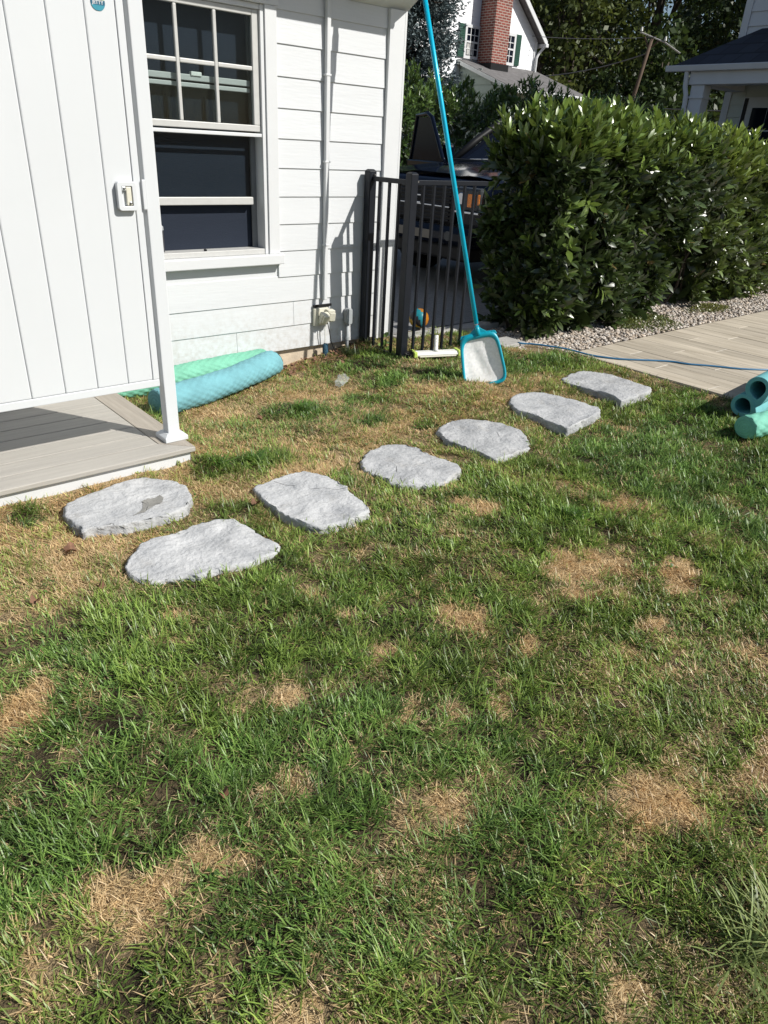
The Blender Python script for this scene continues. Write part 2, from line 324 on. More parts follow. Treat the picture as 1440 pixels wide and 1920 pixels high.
def np_obj(name, V, Ftri, Fquad, mt, col=None, parent=None, smooth=False):
    """fast mesh from numpy: V (n,3), triangle and quad index arrays, per-vertex colours"""
    me = bpy.data.meshes.new(name); nt = 0 if Ftri is None else len(Ftri); nq = 0 if Fquad is None else len(Fquad)
    me.vertices.add(len(V)); me.vertices.foreach_set('co', np.asarray(V, np.float32).ravel())
    idx = np.concatenate([a.ravel() for a in (Ftri, Fquad) if a is not None and len(a)]).astype(np.int32)
    me.loops.add(len(idx)); me.loops.foreach_set('vertex_index', idx)
    st = np.concatenate([np.arange(nt)*3, nt*3+np.arange(nq)*4]).astype(np.int32)
    me.polygons.add(nt+nq); me.polygons.foreach_set('loop_start', st)
    me.update(calc_edges=True); me.validate()
    if col is not None:
        at = me.attributes.new('col', 'FLOAT_COLOR', 'POINT'); c4 = np.ones((len(V), 4), np.float32); c4[:, :3] = col; at.data.foreach_set('color', c4.ravel())
    if smooth: me.polygons.foreach_set('use_smooth', np.ones(nt+nq, bool))
    me.materials.append(mt); o = bpy.data.objects.new(name, me); COL.objects.link(o)
    if parent:
        o.parent = parent; w = wloc(parent); o.location = (-w.x, -w.y, -w.z)
    return o
def vnoise(x, y, s, seed=0):
    """smooth value noise in 0..1"""
    x = np.asarray(x)*s; y = np.asarray(y)*s; xi = np.floor(x).astype(int); yi = np.floor(y).astype(int); fx = x-xi; fy = y-yi
    fx = fx*fx*(3-2*fx); fy = fy*fy*(3-2*fy)
    def hsh(a, b):
        h = (a*374761393 + b*668265263 + seed*982451653) & 0x7fffffff; h = ((h ^ (h >> 13))*1274126177) & 0x7fffffff
        return ((h ^ (h >> 16)) & 0xffff)/65535.
    return (hsh(xi, yi)*(1-fx)+hsh(xi+1, yi)*fx)*(1-fy)+(hsh(xi, yi+1)*(1-fx)+hsh(xi+1, yi+1)*fx)*fy
def sstep(a, b, x): t = np.clip((np.asarray(x, float)-a)/(b-a), 0, 1); return t*t*(3-2*t)
def hz(x, y):
    """height of the ground: almost level, a little higher along the fence and beyond"""
    h = .085*sstep(2.9, 3.7, x)*sstep(2.3, 3.7, y)*(1-.45*sstep(4.6, 5.4, x))
    h = h + .042*sstep(4.5, 5.05, x)*(1-sstep(2.3, 3.7, y))
    h = h + .05*sstep(3.0, 3.2, y)*(1-sstep(1.5, 1.75, x))
    lo_ = (vnoise(x, y, 2.3, 3)-.5)*.022 + (vnoise(x, y, 7.5, 4)-.5)*.026
    return h + lo_*(1-sstep(4.9, 5.2, x))

# ------------------------------------------------------------------ the setting: ground, drive, patio
xs = np.unique(np.concatenate([[-600, -200, -60, -20, -8, -4], np.arange(-2.5, 5.6, .045), [5.8, 6.2, 7, 8, 10, 12, 15, 20, 28, 40, 70, 200, 600]]))
ys = np.unique(np.concatenate([[-600, -200, -60, -20, -6, -3], np.arange(-1.5, 4.7, .045), [4.9, 5.2, 6, 8, 10, 14, 20, 30, 45, 80, 200, 600]]))
gx, gy = np.meshgrid(xs, ys); gz = hz(gx, gy)
nc = len(xs); nr = len(ys); ii, jj = np.meshgrid(np.arange(nr-1), np.arange(nc-1), indexing='ij'); b0 = (ii*nc+jj).ravel()
GR_ARGS = (np.stack([gx.ravel(), gy.ravel(), gz.ravel()], 1), np.stack([b0, b0+1, b0+nc+1, b0+nc], 1))
PZ = .062                                                          # patio surface
d_ = B(); d_.box(4.0, 4.62, -.05, 30, 11.0, .094); tag(d_.build('driveway', M['asphalt']), kind='structure')
k_ = B(); k_.box(3.98, 4.40, -.05, 9.0, 4.53, .115); tag(k_.build('concrete_kerb', M['cement'], bevel=.012), kind='structure')
PX0, PX1, PY0, PY1 = 5.13, 11.13, -.30, 3.47
pat = B().box(PX0+.004, PY0, -.08, PX1, PY1-.004, PZ-.006).build('patio', mat('dark_joint', (.10, .09, .075), .9)); tag(pat, kind='structure')
pw = .2
pm = {}
rr = random.Random(3)
i = 0; x = PX0
while x < PX1-.05:
    off = [.0, .55, .25, .8, .4][i % 5]*1.2; y = PY1 - (off if off > .05 else 1.2)
    segs = []; top = PY1
    while top > PY0+.02:
        yb = max(y, PY0); segs.append((yb, top)); top = yb; y -= 1.2
    for (ya, yb) in segs:
        if yb-ya < .03: continue
        if ya > PY0+.01: B().box(x+.002, ya-.004, PZ-.02, x+pw-.002, ya+.004, PZ-.0015).build('grout_line', M['grout'], pat)
        key = round(yb-ya, 3)
        if key not in pm:
            q = B().box(-pw/2+.0025, -key/2+.003, -.02, pw/2-.0025, key/2-.003, 0).build('plank', M['plank'], bevel=.0015, seg=1)
            pm[key] = q.data; o = q
        else:
            o = bpy.data.objects.new('plank', pm[key]); COL.objects.link(o); bv = o.modifiers.new('bevel', 'BEVEL'); bv.width = .0015; bv.segments = 1
        o.parent = pat; o.location = (x+pw/2, (ya+yb)/2, PZ+rr.uniform(-.0012, .0012))
    x += pw; i += 1

# gravel strip between patio and hedge: uncountable pebbles
def pebbles(name, pts, rmin, rmax, zfun, cols, parent=None):
    ico = bmesh.new(); bmesh.ops.create_icosphere(ico, subdivisions=1, radius=1); ico.verts.ensure_lookup_table()
    iv = np.array([v.co[:] for v in ico.verts]); itf = np.array([[v.index for v in f.verts] for f in ico.faces]); ico.free()
    n = len(pts); r = RNG.uniform(rmin, rmax, n); V = np.repeat(iv[None], n, 0)*(1+RNG.uniform(-.28, .28, (n, len(iv), 1)))
    V = V*np.stack([r*RNG.uniform(.8, 1.35, n), r*RNG.uniform(.7, 1.1, n), r*RNG.uniform(.5, .85, n)], 1)[:, None]
    a = RNG.uniform(0, 6.28, n); ca, sa = np.cos(a)[:, None], np.sin(a)[:, None]
    X = V[..., 0]*ca-V[..., 1]*sa; Y = V[..., 0]*sa+V[..., 1]*ca
    V[..., 0] = X+pts[:, 0:1]; V[..., 1] = Y+pts[:, 1:2]; V[..., 2] += (zfun(pts[:, 0], pts[:, 1])+r*.25+RNG.uniform(0, .012, n))[:, None]
    c = np.array(cols)[RNG.integers(0, len(cols), n)]*RNG.uniform(.7, 1.15, (n, 1)); c = np.repeat(c[:, None], len(iv), 1)
    Ft = (itf[None]+(np.arange(n)*len(iv))[:, None, None]).reshape(-1, 3)
    return np_obj(name, V.reshape(-1, 3), Ft, None, M['gravel'], c.reshape(-1, 3), parent)
gb = B().box(4.75, 3.474, -.05, 13, 4.6, .052); gbo = gb.build('gravel_bed', mat('gravel_bed_soil', (.16, .14, .12), .95, var=.3, scale=40)); tag(gbo, kind='structure')
n = 15000; px = 4.75+8.0*RNG.random(n)**1.35; py = RNG.uniform(3.49, 4.45, n); keep = (px > 5.02+.5*(py-3.5)*0) | (py > 3.62+.3*(5.02-px))
px, py = px[keep], py[keep]
gv = pebbles('gravel', np.stack([px, py], 1), .009, .021, lambda a, b: np.full(len(a), .052), [(.50, .44, .38), (.40, .36, .32), (.60, .55, .49), (.30, .25, .20), (.46, .38, .30)])
tag(gv, 'strip of pale rounded gravel between hedge and patio', 'gravel', kind='stuff')

# ------------------------------------------------------------------ white house with window
WY = 4.505
house = thing('house', 'white clapboard house with window and downspout beside the lawn', 'house', (3, 4.6, 0))
core = B()
core.box(-5, 4.52, .13, 1.885, 4.75, 2.40); core.box(2.79, 4.52, .13, 3.915, 4.75, 2.40)
core.box(1.885, 4.52, .13, 2.79, 4.75, .83); core.box(1.885, 4.52, 2.262, 2.79, 4.75, 2.40)
core.box(3.7, 4.75, .13, 3.915, 9.5, 2.40)
core.build('wall', M['siding'], house)
box('foundation', M['concrete'], house, -5, 4.545, -.15, 3.89, 9.4, .1299, bevel=0)
EXP = .1772
def lap(x0, x1, z0, h=EXP):
    return B().prism([(x0, 4.5198, z0), (x0, WY-.001, z0), (x0, WY+.0075, z0+h+.006), (x0, 4.5198, z0+h+.006)], (x1-x0, 0, 0))
rs = random.Random(5)
for k in range(13):
    z0 = .127+EXP*k; h = min(EXP, 2.372-.006-z0)
    if h < .02: break
    if z0+h < .80:
        seams = {0: [-5, 1.25, 2.515, 3.793], 1: [-5, .4, 3.0, 3.793], 2: [-5, 1.7, 3.793], 3: [-5, .9, 3.793]}[k]
        spans = list(zip(seams[:-1], seams[1:]))
        spans = [(a, b-.0015) for a, b in spans]
    else: spans = [(-5, 1.799), (2.876, 3.793)]
    for a, b in spans: lap(a, b, z0, h).build('siding_board', M['siding'], house, bevel=.0015, seg=1)
box('corner_board', M['white'], house, 3.795, 4.482, .115, 3.93, 4.519, 2.371)
B().box(3.9301, 4.482, .115, 3.95, 4.60, 2.371).build('corner_board', M['white'], house, bevel=.003)
so = B().prism([(-5, 4.5185, 2.3725), (-5, 4.212, 2.552), (-5, 4.212, 2.572), (-5, 4.5185, 2.41)], (8.975, 0, 0)).build('soffit', M['soffit'], house)
lt = B(); lt.tube([(3.55, 4.42, 2.385), (3.55, 4.42, 2.40), (3.55, 4.42, 2.45)], [.02, .04, .045], 16).build('soffit_light', M['greypl'], house, smooth=False)
box('fascia', M['white'], house, -5, 4.19, 2.545, 3.99, 4.2115, 2.70)
gut = B(); gut.prism([(-5, 4.189, 2.60), (-5, 4.12, 2.60), (-5, 4.095, 2.69), (-5, 4.189, 2.69)], (9.0, 0, 0)).build('gutter', M['white'], house, bevel=.004)
rf = B(); rf.prism([(-5, 4.10, 2.705), (-5, 8.0, 4.6), (-5, 8.0, 4.7), (-5, 4.10, 2.76)], (9.06, 0, 0)).build('roof', M['roof_grey'], house)
ds = B(); ds.box(3.252, 4.470, .472, 3.284, 4.4995, 2.368)
dso = ds.build('downspout', M['white'], house, bevel=.006)
for z in (1.93, 1.41, .86): B().box(3.246, 4.467, z, 3.290, 4.502, z+.012).build('strap', M['white'], dso, bevel=.002)
# window
win = box('window_casing', M['white'], house, 2.79, 4.482, .825, 2.875, 4.519, 2.262)
box('casing_board', M['white'], win, 1.80, 4.482, .825, 1.885, 4.519, 2.262)
box('casing_head', M['white'], win, 1.79, 4.478, 2.2625, 2.885, 4.519, 2.352)
box('sill', M['white'], win, 1.785, 4.452, .757, 2.893, 4.519, .8245, bevel=.006)
box('jamb', M['white'], win, 2.762, 4.494, .8255, 2.7895, 4.64, 2.2615); box('jamb', M['white'], win, 1.886, 4.494, .8255, 1.913, 4.64, 2.2615)
box('jamb_track', mat('shade_toned_track', (.16, .17, .18), .6), win, 2.722, 4.592, .8255, 2.7615, 4.60, 2.2615, bevel=0)  # dark grey colour carries the shadow lying on the track
box('window_stool', M['alu'], win, 1.9135, 4.50, .8255, 2.7615, 4.64, .86); box('window_head', M['white'], win, 1.9135, 4.50, 2.232, 2.7615, 4.64, 2.2615)
# upper sash with six lights
us = box('upper_sash', M['alu'], win, 1.9135, 4.512, 1.575, 2.7615, 4.546, 1.612, bevel=.004)
box('sash_stile', M['alu'], us, 2.714, 4.512, 1.6125, 2.7612, 4.544, 2.2315, bevel=.004); box('sash_stile', M['alu'], us, 1.9138, 4.512, 1.6125, 1.957, 4.544, 2.2315, bevel=.004)
box('sash_rail', M['alu'], us, 1.9575, 4.512, 2.197, 2.7135, 4.544, 2.2312, bevel=.004)
cx = [1.9575, 2.2155, 2.4645, 2.7135]
for xm in cx[1:3]: box('muntin', M['alu'], us, xm-.011, 4.515, 1.6125, xm+.011, 4.540, 2.1965, bevel=.005)
for a, b in zip(cx[:-1], cx[1:]):
    xa = a+(.0115 if a > 1.96 else 0); xb = b-(.0115 if b < 2.71 else 0)
    box('muntin', M['alu'], us, xa, 4.516, 1.911, xb, 4.541, 1.935, bevel=.005)
    for z0, z1 in ((1.6125, 1.9105), (1.9355, 2.1965)): B().box(xa, 4.528, z0, xb, 4.5305, z1).build('pane', M['glass'], us)
# lower sash, pushed up behind the upper one
ls = box('lower_sash', M['alu'], win, 1.9135, 4.556, 1.137, 2.715, 4.588, 1.184, bevel=.004)
box('sash_rail', M['alu'], ls, 1.9135, 4.556, 1.792, 2.715, 4.588, 1.815); box('sash_rail', M['alu'], ls, 1.9135, 4.556, 1.826, 2.715, 4.584, 1.858)
B().box(1.9135, 4.571, 1.1845, 2.715, 4.5735, 1.7915).build('pane', M['glass'], ls)
box('sash_lock', M['whitepl'], ls, 2.31, 4.548, 1.852, 2.38, 4.575, 1.874)
box('roller_shade', M['shade'], win, 1.90, 4.615, .861, 2.7612, 4.62, 2.2315, bevel=0)
box('insect_screen_frame', M['white'], win, 1.9135, 4.5005, 1.545, 2.7615, 4.511, 1.565); box('screen_catch', M['blackpl'], win, 2.31, 4.51, .8605, 2.325, 4.53, .873)
tm = thing('canister', 'small dark lidded canister standing on the window ledge behind the screen', 'canister', (2.03, 4.58, .86))
B().tube([(2.03, 4.585, .861), (2.03, 4.585, .99)], .032, 20).build('body', mat('dark_grey_tin', (.05, .05, .056), .5), tm); B().tube([(2.03, 4.585, .991), (2.03, 4.585, 1.01), (2.03, 4.585, 1.02)], [.034, .034, .025], 20).build('lid', M['greypl'], tm)
# things fixed to the wall
ob = thing('outlet_box', 'cream double outdoor outlet with flip covers under the downspout', 'outlet', (3.23, 4.49, .28))
box('back_plate', M['cream'], ob, 3.168, 4.478, .285, 3.30, 4.503, .414, bevel=.004)
for x, z, t in ((3.232, .345, .5), (3.292, .36, .15)):
    ax = Vector((.028, -.01, 0)); up = Vector((0, -math.sin(t), math.cos(t)))*.045; nn = Vector((0, -math.cos(t), -math.sin(t)))*.022
    cv = B().obox((x, 4.452-.01*t, z), ax, nn, up).build('flip_cover', M['cream'], ob, bevel=.006)
    B().obox((x, 4.448-.03, z-.006), ax*.75, nn*.3, up*.7).build('cover_rib', M['cream'], cv, bevel=.003)
box('black_strip', M['blackpl'], house, 3.168, 4.486, .42, 3.335, 4.4992, .440)  # thin black strip flat on the siding below the downspout
pc = thing('power_cord', 'thin black cord hanging from the outlet into the grass', 'cord', (3.27, 4.44, .28))
B().tube([(3.262, 4.435, .31), (3.268, 4.425, .26), (3.285, 4.42, .17), (3.31, 4.41, .10), (3.36, 4.38, .05), (3.43, 4.34, .035), (3.47, 4.28, .03), (3.42, 4.22, .03), (3.33, 4.2, .028)], .004, 6).build('cable', M['blackpl'], pc, smooth=True)
bmf = thing('blue_mesh_cylinder', 'blue mesh cylinder leaning at the foundation under the outlet', 'mesh cylinder', (3.27, 4.46, 0))
B().tube([(3.268, 4.465, -.01), (3.268, 4.465, .02), (3.265, 4.468, .13), (3.265, 4.468, .145)], [.020, .024, .022, .010], 16).build('mesh_body', M['bluemesh'], bmf, smooth=True)
B().tube([(3.265, 4.468, .14), (3.263, 4.47, .30)], .0045, 8).build('rod', M['whitepl'], bmf)
cb = thing('conduit_box', 'grey conduit box with pipe running into the ground near the fence', 'conduit box', (3.49, 4.48, 0))
B().prism([(3.462, 4.50, .285), (3.475, 4.50, .268), (3.508, 4.50, .268), (3.52, 4.50, .285), (3.52, 4.50, .375), (3.505, 4.50, .39), (3.475, 4.50, .39), (3.462, 4.50, .375)], (0, -.05, 0)).build('box', M['greypl'], cb, bevel=.004)
B().tube([(3.49, 4.478, .27), (3.486, 4.476, .15), (3.484, 4.474, -.05)], .0125, 12).build('pipe', M['greypl'], cb, smooth=True)
B().tube([(3.4875, 4.4765, .165), (3.4865, 4.4763, .145)], .018, 12).build('coupling', M['greypl'], cb)

# ------------------------------------------------------------------ shower enclosure and its deck
sh = thing('shower_enclosure', 'white vinyl outdoor shower door and post on the grey deck', 'shower enclosure', (1.44, 3.33, .125))
DZ0, DZ1 = .42, 2.12
door = box('bottom_rail', M['vinyl'], sh, -.40, 3.306, DZ0, 1.4025, 3.350, DZ0+.036, bevel=.003)
box('stile', M['vinyl'], door, 1.371, 3.306, DZ0+.0365, 1.4025, 3.350, DZ1, bevel=.003)
box('top_rail', M['vinyl'], door, -.40, 3.306, DZ1+.0005, 1.4025, 3.350, DZ1+.05, bevel=.003)
e = 1.3705; k = 0
edges = [1.3705, 1.2465, 1.0995, .9515, .8045, .6575, .5105, .3635, .2165, .0695, -.0775, -.2245, -.3995]
for a, b in zip(edges[1:], edges[:-1]):
    box('plank', M['vinyl'], door, a+.0008, 3.309, DZ0+.0365, b-.0008, 3.338, DZ1, bevel=.0055, seg=2)
post = box('post', M['vinyl'], sh, 1.418, 3.298, .126, 1.481, 3.361, 2.25, bevel=.004)
pb = B(); s1, s2 = .062, .040; cxp, cyp = 1.4495, 3.3295
pb.add([(cxp+sx*s1, cyp+sy*s1, .126) for sx, sy in ((-1,-1),(1,-1),(1,1),(-1,1))]+[(cxp+sx*s1, cyp+sy*s1, .148) for sx, sy in ((-1,-1),(1,-1),(1,1),(-1,1))]+[(cxp+sx*s2, cyp+sy*s2, .166) for sx, sy in ((-1,-1),(1,-1),(1,1),(-1,1))],
       [(3,2,1,0),(8,9,10,11)]+[(i, (i+1) % 4, 4+(i+1) % 4, 4+i) for i in range(4)]+[(4+i, 4+(i+1) % 4, 8+(i+1) % 4, 8+i) for i in range(4)])
pb.build('post_base', M['vinyl'], post, bevel=.003)
# latch
lat = B()
L0 = (1.285, 1.236); L1 = (1.372, 1.352)
def rrect(x0, z0, x1, z1, r, n=5):
    out = []
    for cx_, cz_, a0 in ((x1-r, z1-r, 0), (x0+r, z1-r, 90), (x0+r, z0+r, 180), (x1-r, z0+r, 270)):
        for i in range(n+1): a = rad(a0+90*i/n); out.append((cx_+r*math.cos(a), cz_+r*math.sin(a)))
    return out
ring_o = rrect(1.287, 1.232, 1.373, 1.348, .014); ring_i = rrect(1.306, 1.250, 1.353, 1.330, .004)
nn_ = len(ring_o); yf, yb_ = 3.282, 3.305
vs = [(x, yb_, z) for x, z in ring_o]+[(x, yf, z) for x, z in ring_o]+[(x, yf, z) for x, z in ring_i]+[(x, yb_, z) for x, z in ring_i]
fs = [(l*nn_+i, l*nn_+(i+1) % nn_, (l+1)*nn_+(i+1) % nn_, (l+1)*nn_+i) for l in range(3) for i in range(nn_)]
lo_ = B().add(vs, fs).build('latch', M['vinyl'], door, bevel=.002)
box('latch_plate', M['vinyl'], lo_, 1.307, 3.299, 1.2505, 1.352, 3.3045, 1.3295, bevel=0)
box('slide_bolt', M['cream'], lo_, 1.326, 3.284, 1.252, 1.349, 3.2985, 1.328, bevel=.003); box('thumb_tab', M['vinyl'], lo_, 1.3065, 3.2815, 1.312, 1.3255, 3.2985, 1.3305, bevel=.004)
for x, z in ((1.317, 1.322), (1.341, 1.263)): B().tube([(x, 3.2845, z), (x, 3.279, z), (x, 3.278, z)], [.0055, .0055, .003], 12).build('screw', M['screw'], lo_)
st_ = box('strike_plate', M['vinyl'], sh, 1.4035, 3.292, 1.235, 1.418, 3.3, 1.356, bevel=.002)
# round sticker reading JETTY
sx_, sz_, sr_ = 1.302, 1.982, .0285
stk = B().prism([(sx_+sr_*math.cos(a), 3.3055, sz_+sr_*math.sin(a)) for a in np.linspace(0, 2*math.pi, 41)[:-1]], (0, -.0012+.0135*0, 0))
STY = 3.3085
def disc(name, mt, y, pts, par): return B().prism([(x, y, z) for x, z in pts], (0, -.0008, 0)).build(name, mt, par)
full = [(sx_+sr_*math.cos(a), sz_+sr_*math.sin(a)) for a in np.linspace(0, 2*math.pi, 49)[:-1]]
stick = disc('sticker', mat('sticker_deep_blue', (.01, .10, .17), .4, var=.03), STY, full, door)
def band(z0, z1, n=16):
    a0, a1 = math.asin(max(-1, min(1, (z0-sz_)/sr_))), math.asin(max(-1, min(1, (z1-sz_)/sr_)))
    r = [(sx_+sr_*math.cos(a), sz_+sr_*math.sin(a)) for a in np.linspace(a0, a1, n)]; return r+[(2*sx_-x, z) for x, z in r[::-1]]
disc('sticker_band', mat('sticker_cream', (.62, .66, .45), .4, var=.03), STY-.0009, band(sz_+.0075, sz_+.0265), stick)
disc('sticker_band', mat('sticker_teal', (.03, .24, .32), .4, var=.1, scale=150), STY-.0009, band(sz_-.0275, sz_-.0095), stick)
def text_part(txt, name, mt, size, loc, parent, rot=(rad(90), 0, 0), ext=.0004, bold=.0):
    cu_ = bpy.data.curves.new(name, 'FONT'); cu_.body = txt; cu_.size = size; cu_.align_x = 'CENTER'; cu_.align_y = 'CENTER'; cu_.extrude = ext; cu_.offset = bold
    t = bpy.data.objects.new(name, cu_); COL.objects.link(t); bpy.context.view_layer.update()
    me = bpy.data.meshes.new_from_object(t.evaluated_get(bpy.context.evaluated_depsgraph_get())); bpy.data.objects.remove(t)
    o = bpy.data.objects.new(name, me); COL.objects.link(o); me.materials.clear(); me.materials.append(mt); o.rotation_euler = rot; o.parent = parent
    w = wloc(parent); o.location = Vector(loc)-w; return o
text_part('JETTY', 'lettering', M['vinyl'], .0168, (sx_, STY-.0013, sz_-.001), stick, bold=.0004)

dk = thing('shower_deck', 'low grey composite deck under the shower door', 'deck', (.5, 3.6, 0))
y = 3.155; i = 0
while y < 4.44:
    x1 = 1.494 if i == 0 else 1.352
    b_ = B()
    if i == 0: b_.prism([(-1.5, y, .10), (1.494, y, .10), (1.354, y+.138, .10), (-1.5, y+.138, .10)], (0, 0, .0255))
    else: b_.box(-1.5, y, .1198, x1, y+.138, .1255)
    b_.build('deck_board', M['deck'], dk, bevel=.004); y += .144; i += 1
B().prism([(1.4955, 3.1565, .10), (1.4955, 4.44, .10), (1.3565, 4.44, .10), (1.3565, 3.2945, .10)], (0, 0, .0253)).build('border_board', M['deck_y'], dk, bevel=.004)
box('skirt', M['white'], dk, -1.5, 3.178, -.06, 1.475, 3.20, .0995); box('skirt', M['white'], dk, 1.4551, 3.2005, -.06, 1.475, 4.44, .0995)
box('gap_filler', mat('gap_sun_white', (.75, .74, .70), .8), dk, -1.49, 3.21, .06, 1.45, 4.43, .1195, bevel=0)  # near-white fill in the gaps imitates sun caught on the board edges

# ------------------------------------------------------------------ seven stepping stones
STONES = [
 [(0.772,3.013),(0.805,3.051),(0.885,3.075),(0.996,3.102),(1.120,3.119),(1.190,3.123),(1.224,3.093),(1.253,3.052),(1.294,3.014),(1.315,2.947),(1.305,2.862),(1.279,2.791),(1.239,2.733),(1.184,2.702),(1.110,2.695),(1.037,2.698),(0.955,2.723),(0.877,2.754),(0.823,2.767),(0.773,2.763),(0.768,2.830),(0.760,2.891),(0.762,2.967)],
 [(0.811,2.417),(0.835,2.463),(0.880,2.509),(0.932,2.551),(0.998,2.564),(1.074,2.552),(1.157,2.569),(1.236,2.573),(1.301,2.568),(1.348,2.540),(1.354,2.479),(1.370,2.428),(1.379,2.346),(1.387,2.267),(1.399,2.223),(1.383,2.199),(1.344,2.181),(1.291,2.166),(1.223,2.161),(1.167,2.173),(1.104,2.187),(1.015,2.188),(0.955,2.222),(0.890,2.242),(0.843,2.262),(0.815,2.302),(0.804,2.350)],
 [(1.576,2.729),(1.626,2.752),(1.710,2.760),(1.814,2.773),(1.891,2.762),(1.930,2.695),(1.954,2.629),(1.961,2.542),(1.961,2.494),(1.935,2.433),(1.924,2.365),(1.924,2.320),(1.918,2.266),(1.881,2.221),(1.832,2.214),(1.766,2.214),(1.685,2.209),(1.614,2.233),(1.581,2.274),(1.569,2.329),(1.558,2.403),(1.546,2.480),(1.548,2.563),(1.557,2.660)],
 [(2.240,2.721),(2.302,2.775),(2.387,2.809),(2.480,2.830),(2.561,2.802),(2.614,2.743),(2.628,2.680),(2.614,2.609),(2.623,2.525),(2.643,2.455),(2.651,2.393),(2.622,2.338),(2.568,2.303),(2.501,2.296),(2.411,2.272),(2.336,2.279),(2.268,2.325),(2.225,2.364),(2.190,2.404),(2.202,2.462),(2.190,2.521),(2.181,2.586),(2.196,2.658)],
 [(2.910,2.822),(3.004,2.878),(3.125,2.898),(3.226,2.875),(3.296,2.801),(3.346,2.710),(3.348,2.636),(3.348,2.542),(3.307,2.454),(3.244,2.385),(3.163,2.332),(3.079,2.333),(2.964,2.320),(2.888,2.339),(2.875,2.387),(2.886,2.459),(2.881,2.544),(2.871,2.627),(2.860,2.711)],
 [(3.619,2.874),(3.717,2.935),(3.822,2.962),(3.932,2.930),(4.002,2.864),(4.025,2.762),(4.048,2.663),(4.057,2.575),(4.059,2.466),(3.994,2.417),(3.850,2.391),(3.702,2.373),(3.570,2.354),(3.547,2.415),(3.547,2.486),(3.568,2.594),(3.552,2.695),(3.552,2.782)],
 [(4.375,3.023),(4.564,3.065),(4.714,3.067),(4.780,2.986),(4.824,2.890),(4.813,2.781),(4.787,2.665),(4.782,2.509),(4.714,2.477),(4.533,2.467),(4.319,2.468),(4.357,2.558),(4.360,2.674),(4.340,2.777),(4.334,2.874),(4.334,2.956)]]
SLAB = ['grey flagstone with a damp brown stain in front of the deck', 'broad grey flagstone nearest the camera, tapering to the right',
        'grey flagstone with a riven crease, right of the two by the deck', 'rounded grey flagstone with a dark crack on its left side, middle of the row',
        'smooth oval grey flagstone, third from the patio', 'flagstone with square right end, second from the patio', 'pale flagstone farthest along the row, next to the patio']
def resample(poly, n):
    P = np.array(poly+[poly[0]]); d = np.r_[0, np.cumsum(np.hypot(*np.diff(P, axis=0).T))]; t = np.linspace(0, d[-1], n+1)[:-1]
    return np.stack([np.interp(t, d, P[:, 0]), np.interp(t, d, P[:, 1])], 1)
STOP = []
DPOLY = [(1.033, 2.784), (1.064, 2.827), (1.081, 2.876), (1.115, 2.889), (1.150, 2.888), (1.175, 2.898), (1.178, 2.863), (1.152, 2.826), (1.118, 2.815), (1.075, 2.791), (1.038, 2.774), (1.005, 2.770), (.988, 2.765)]
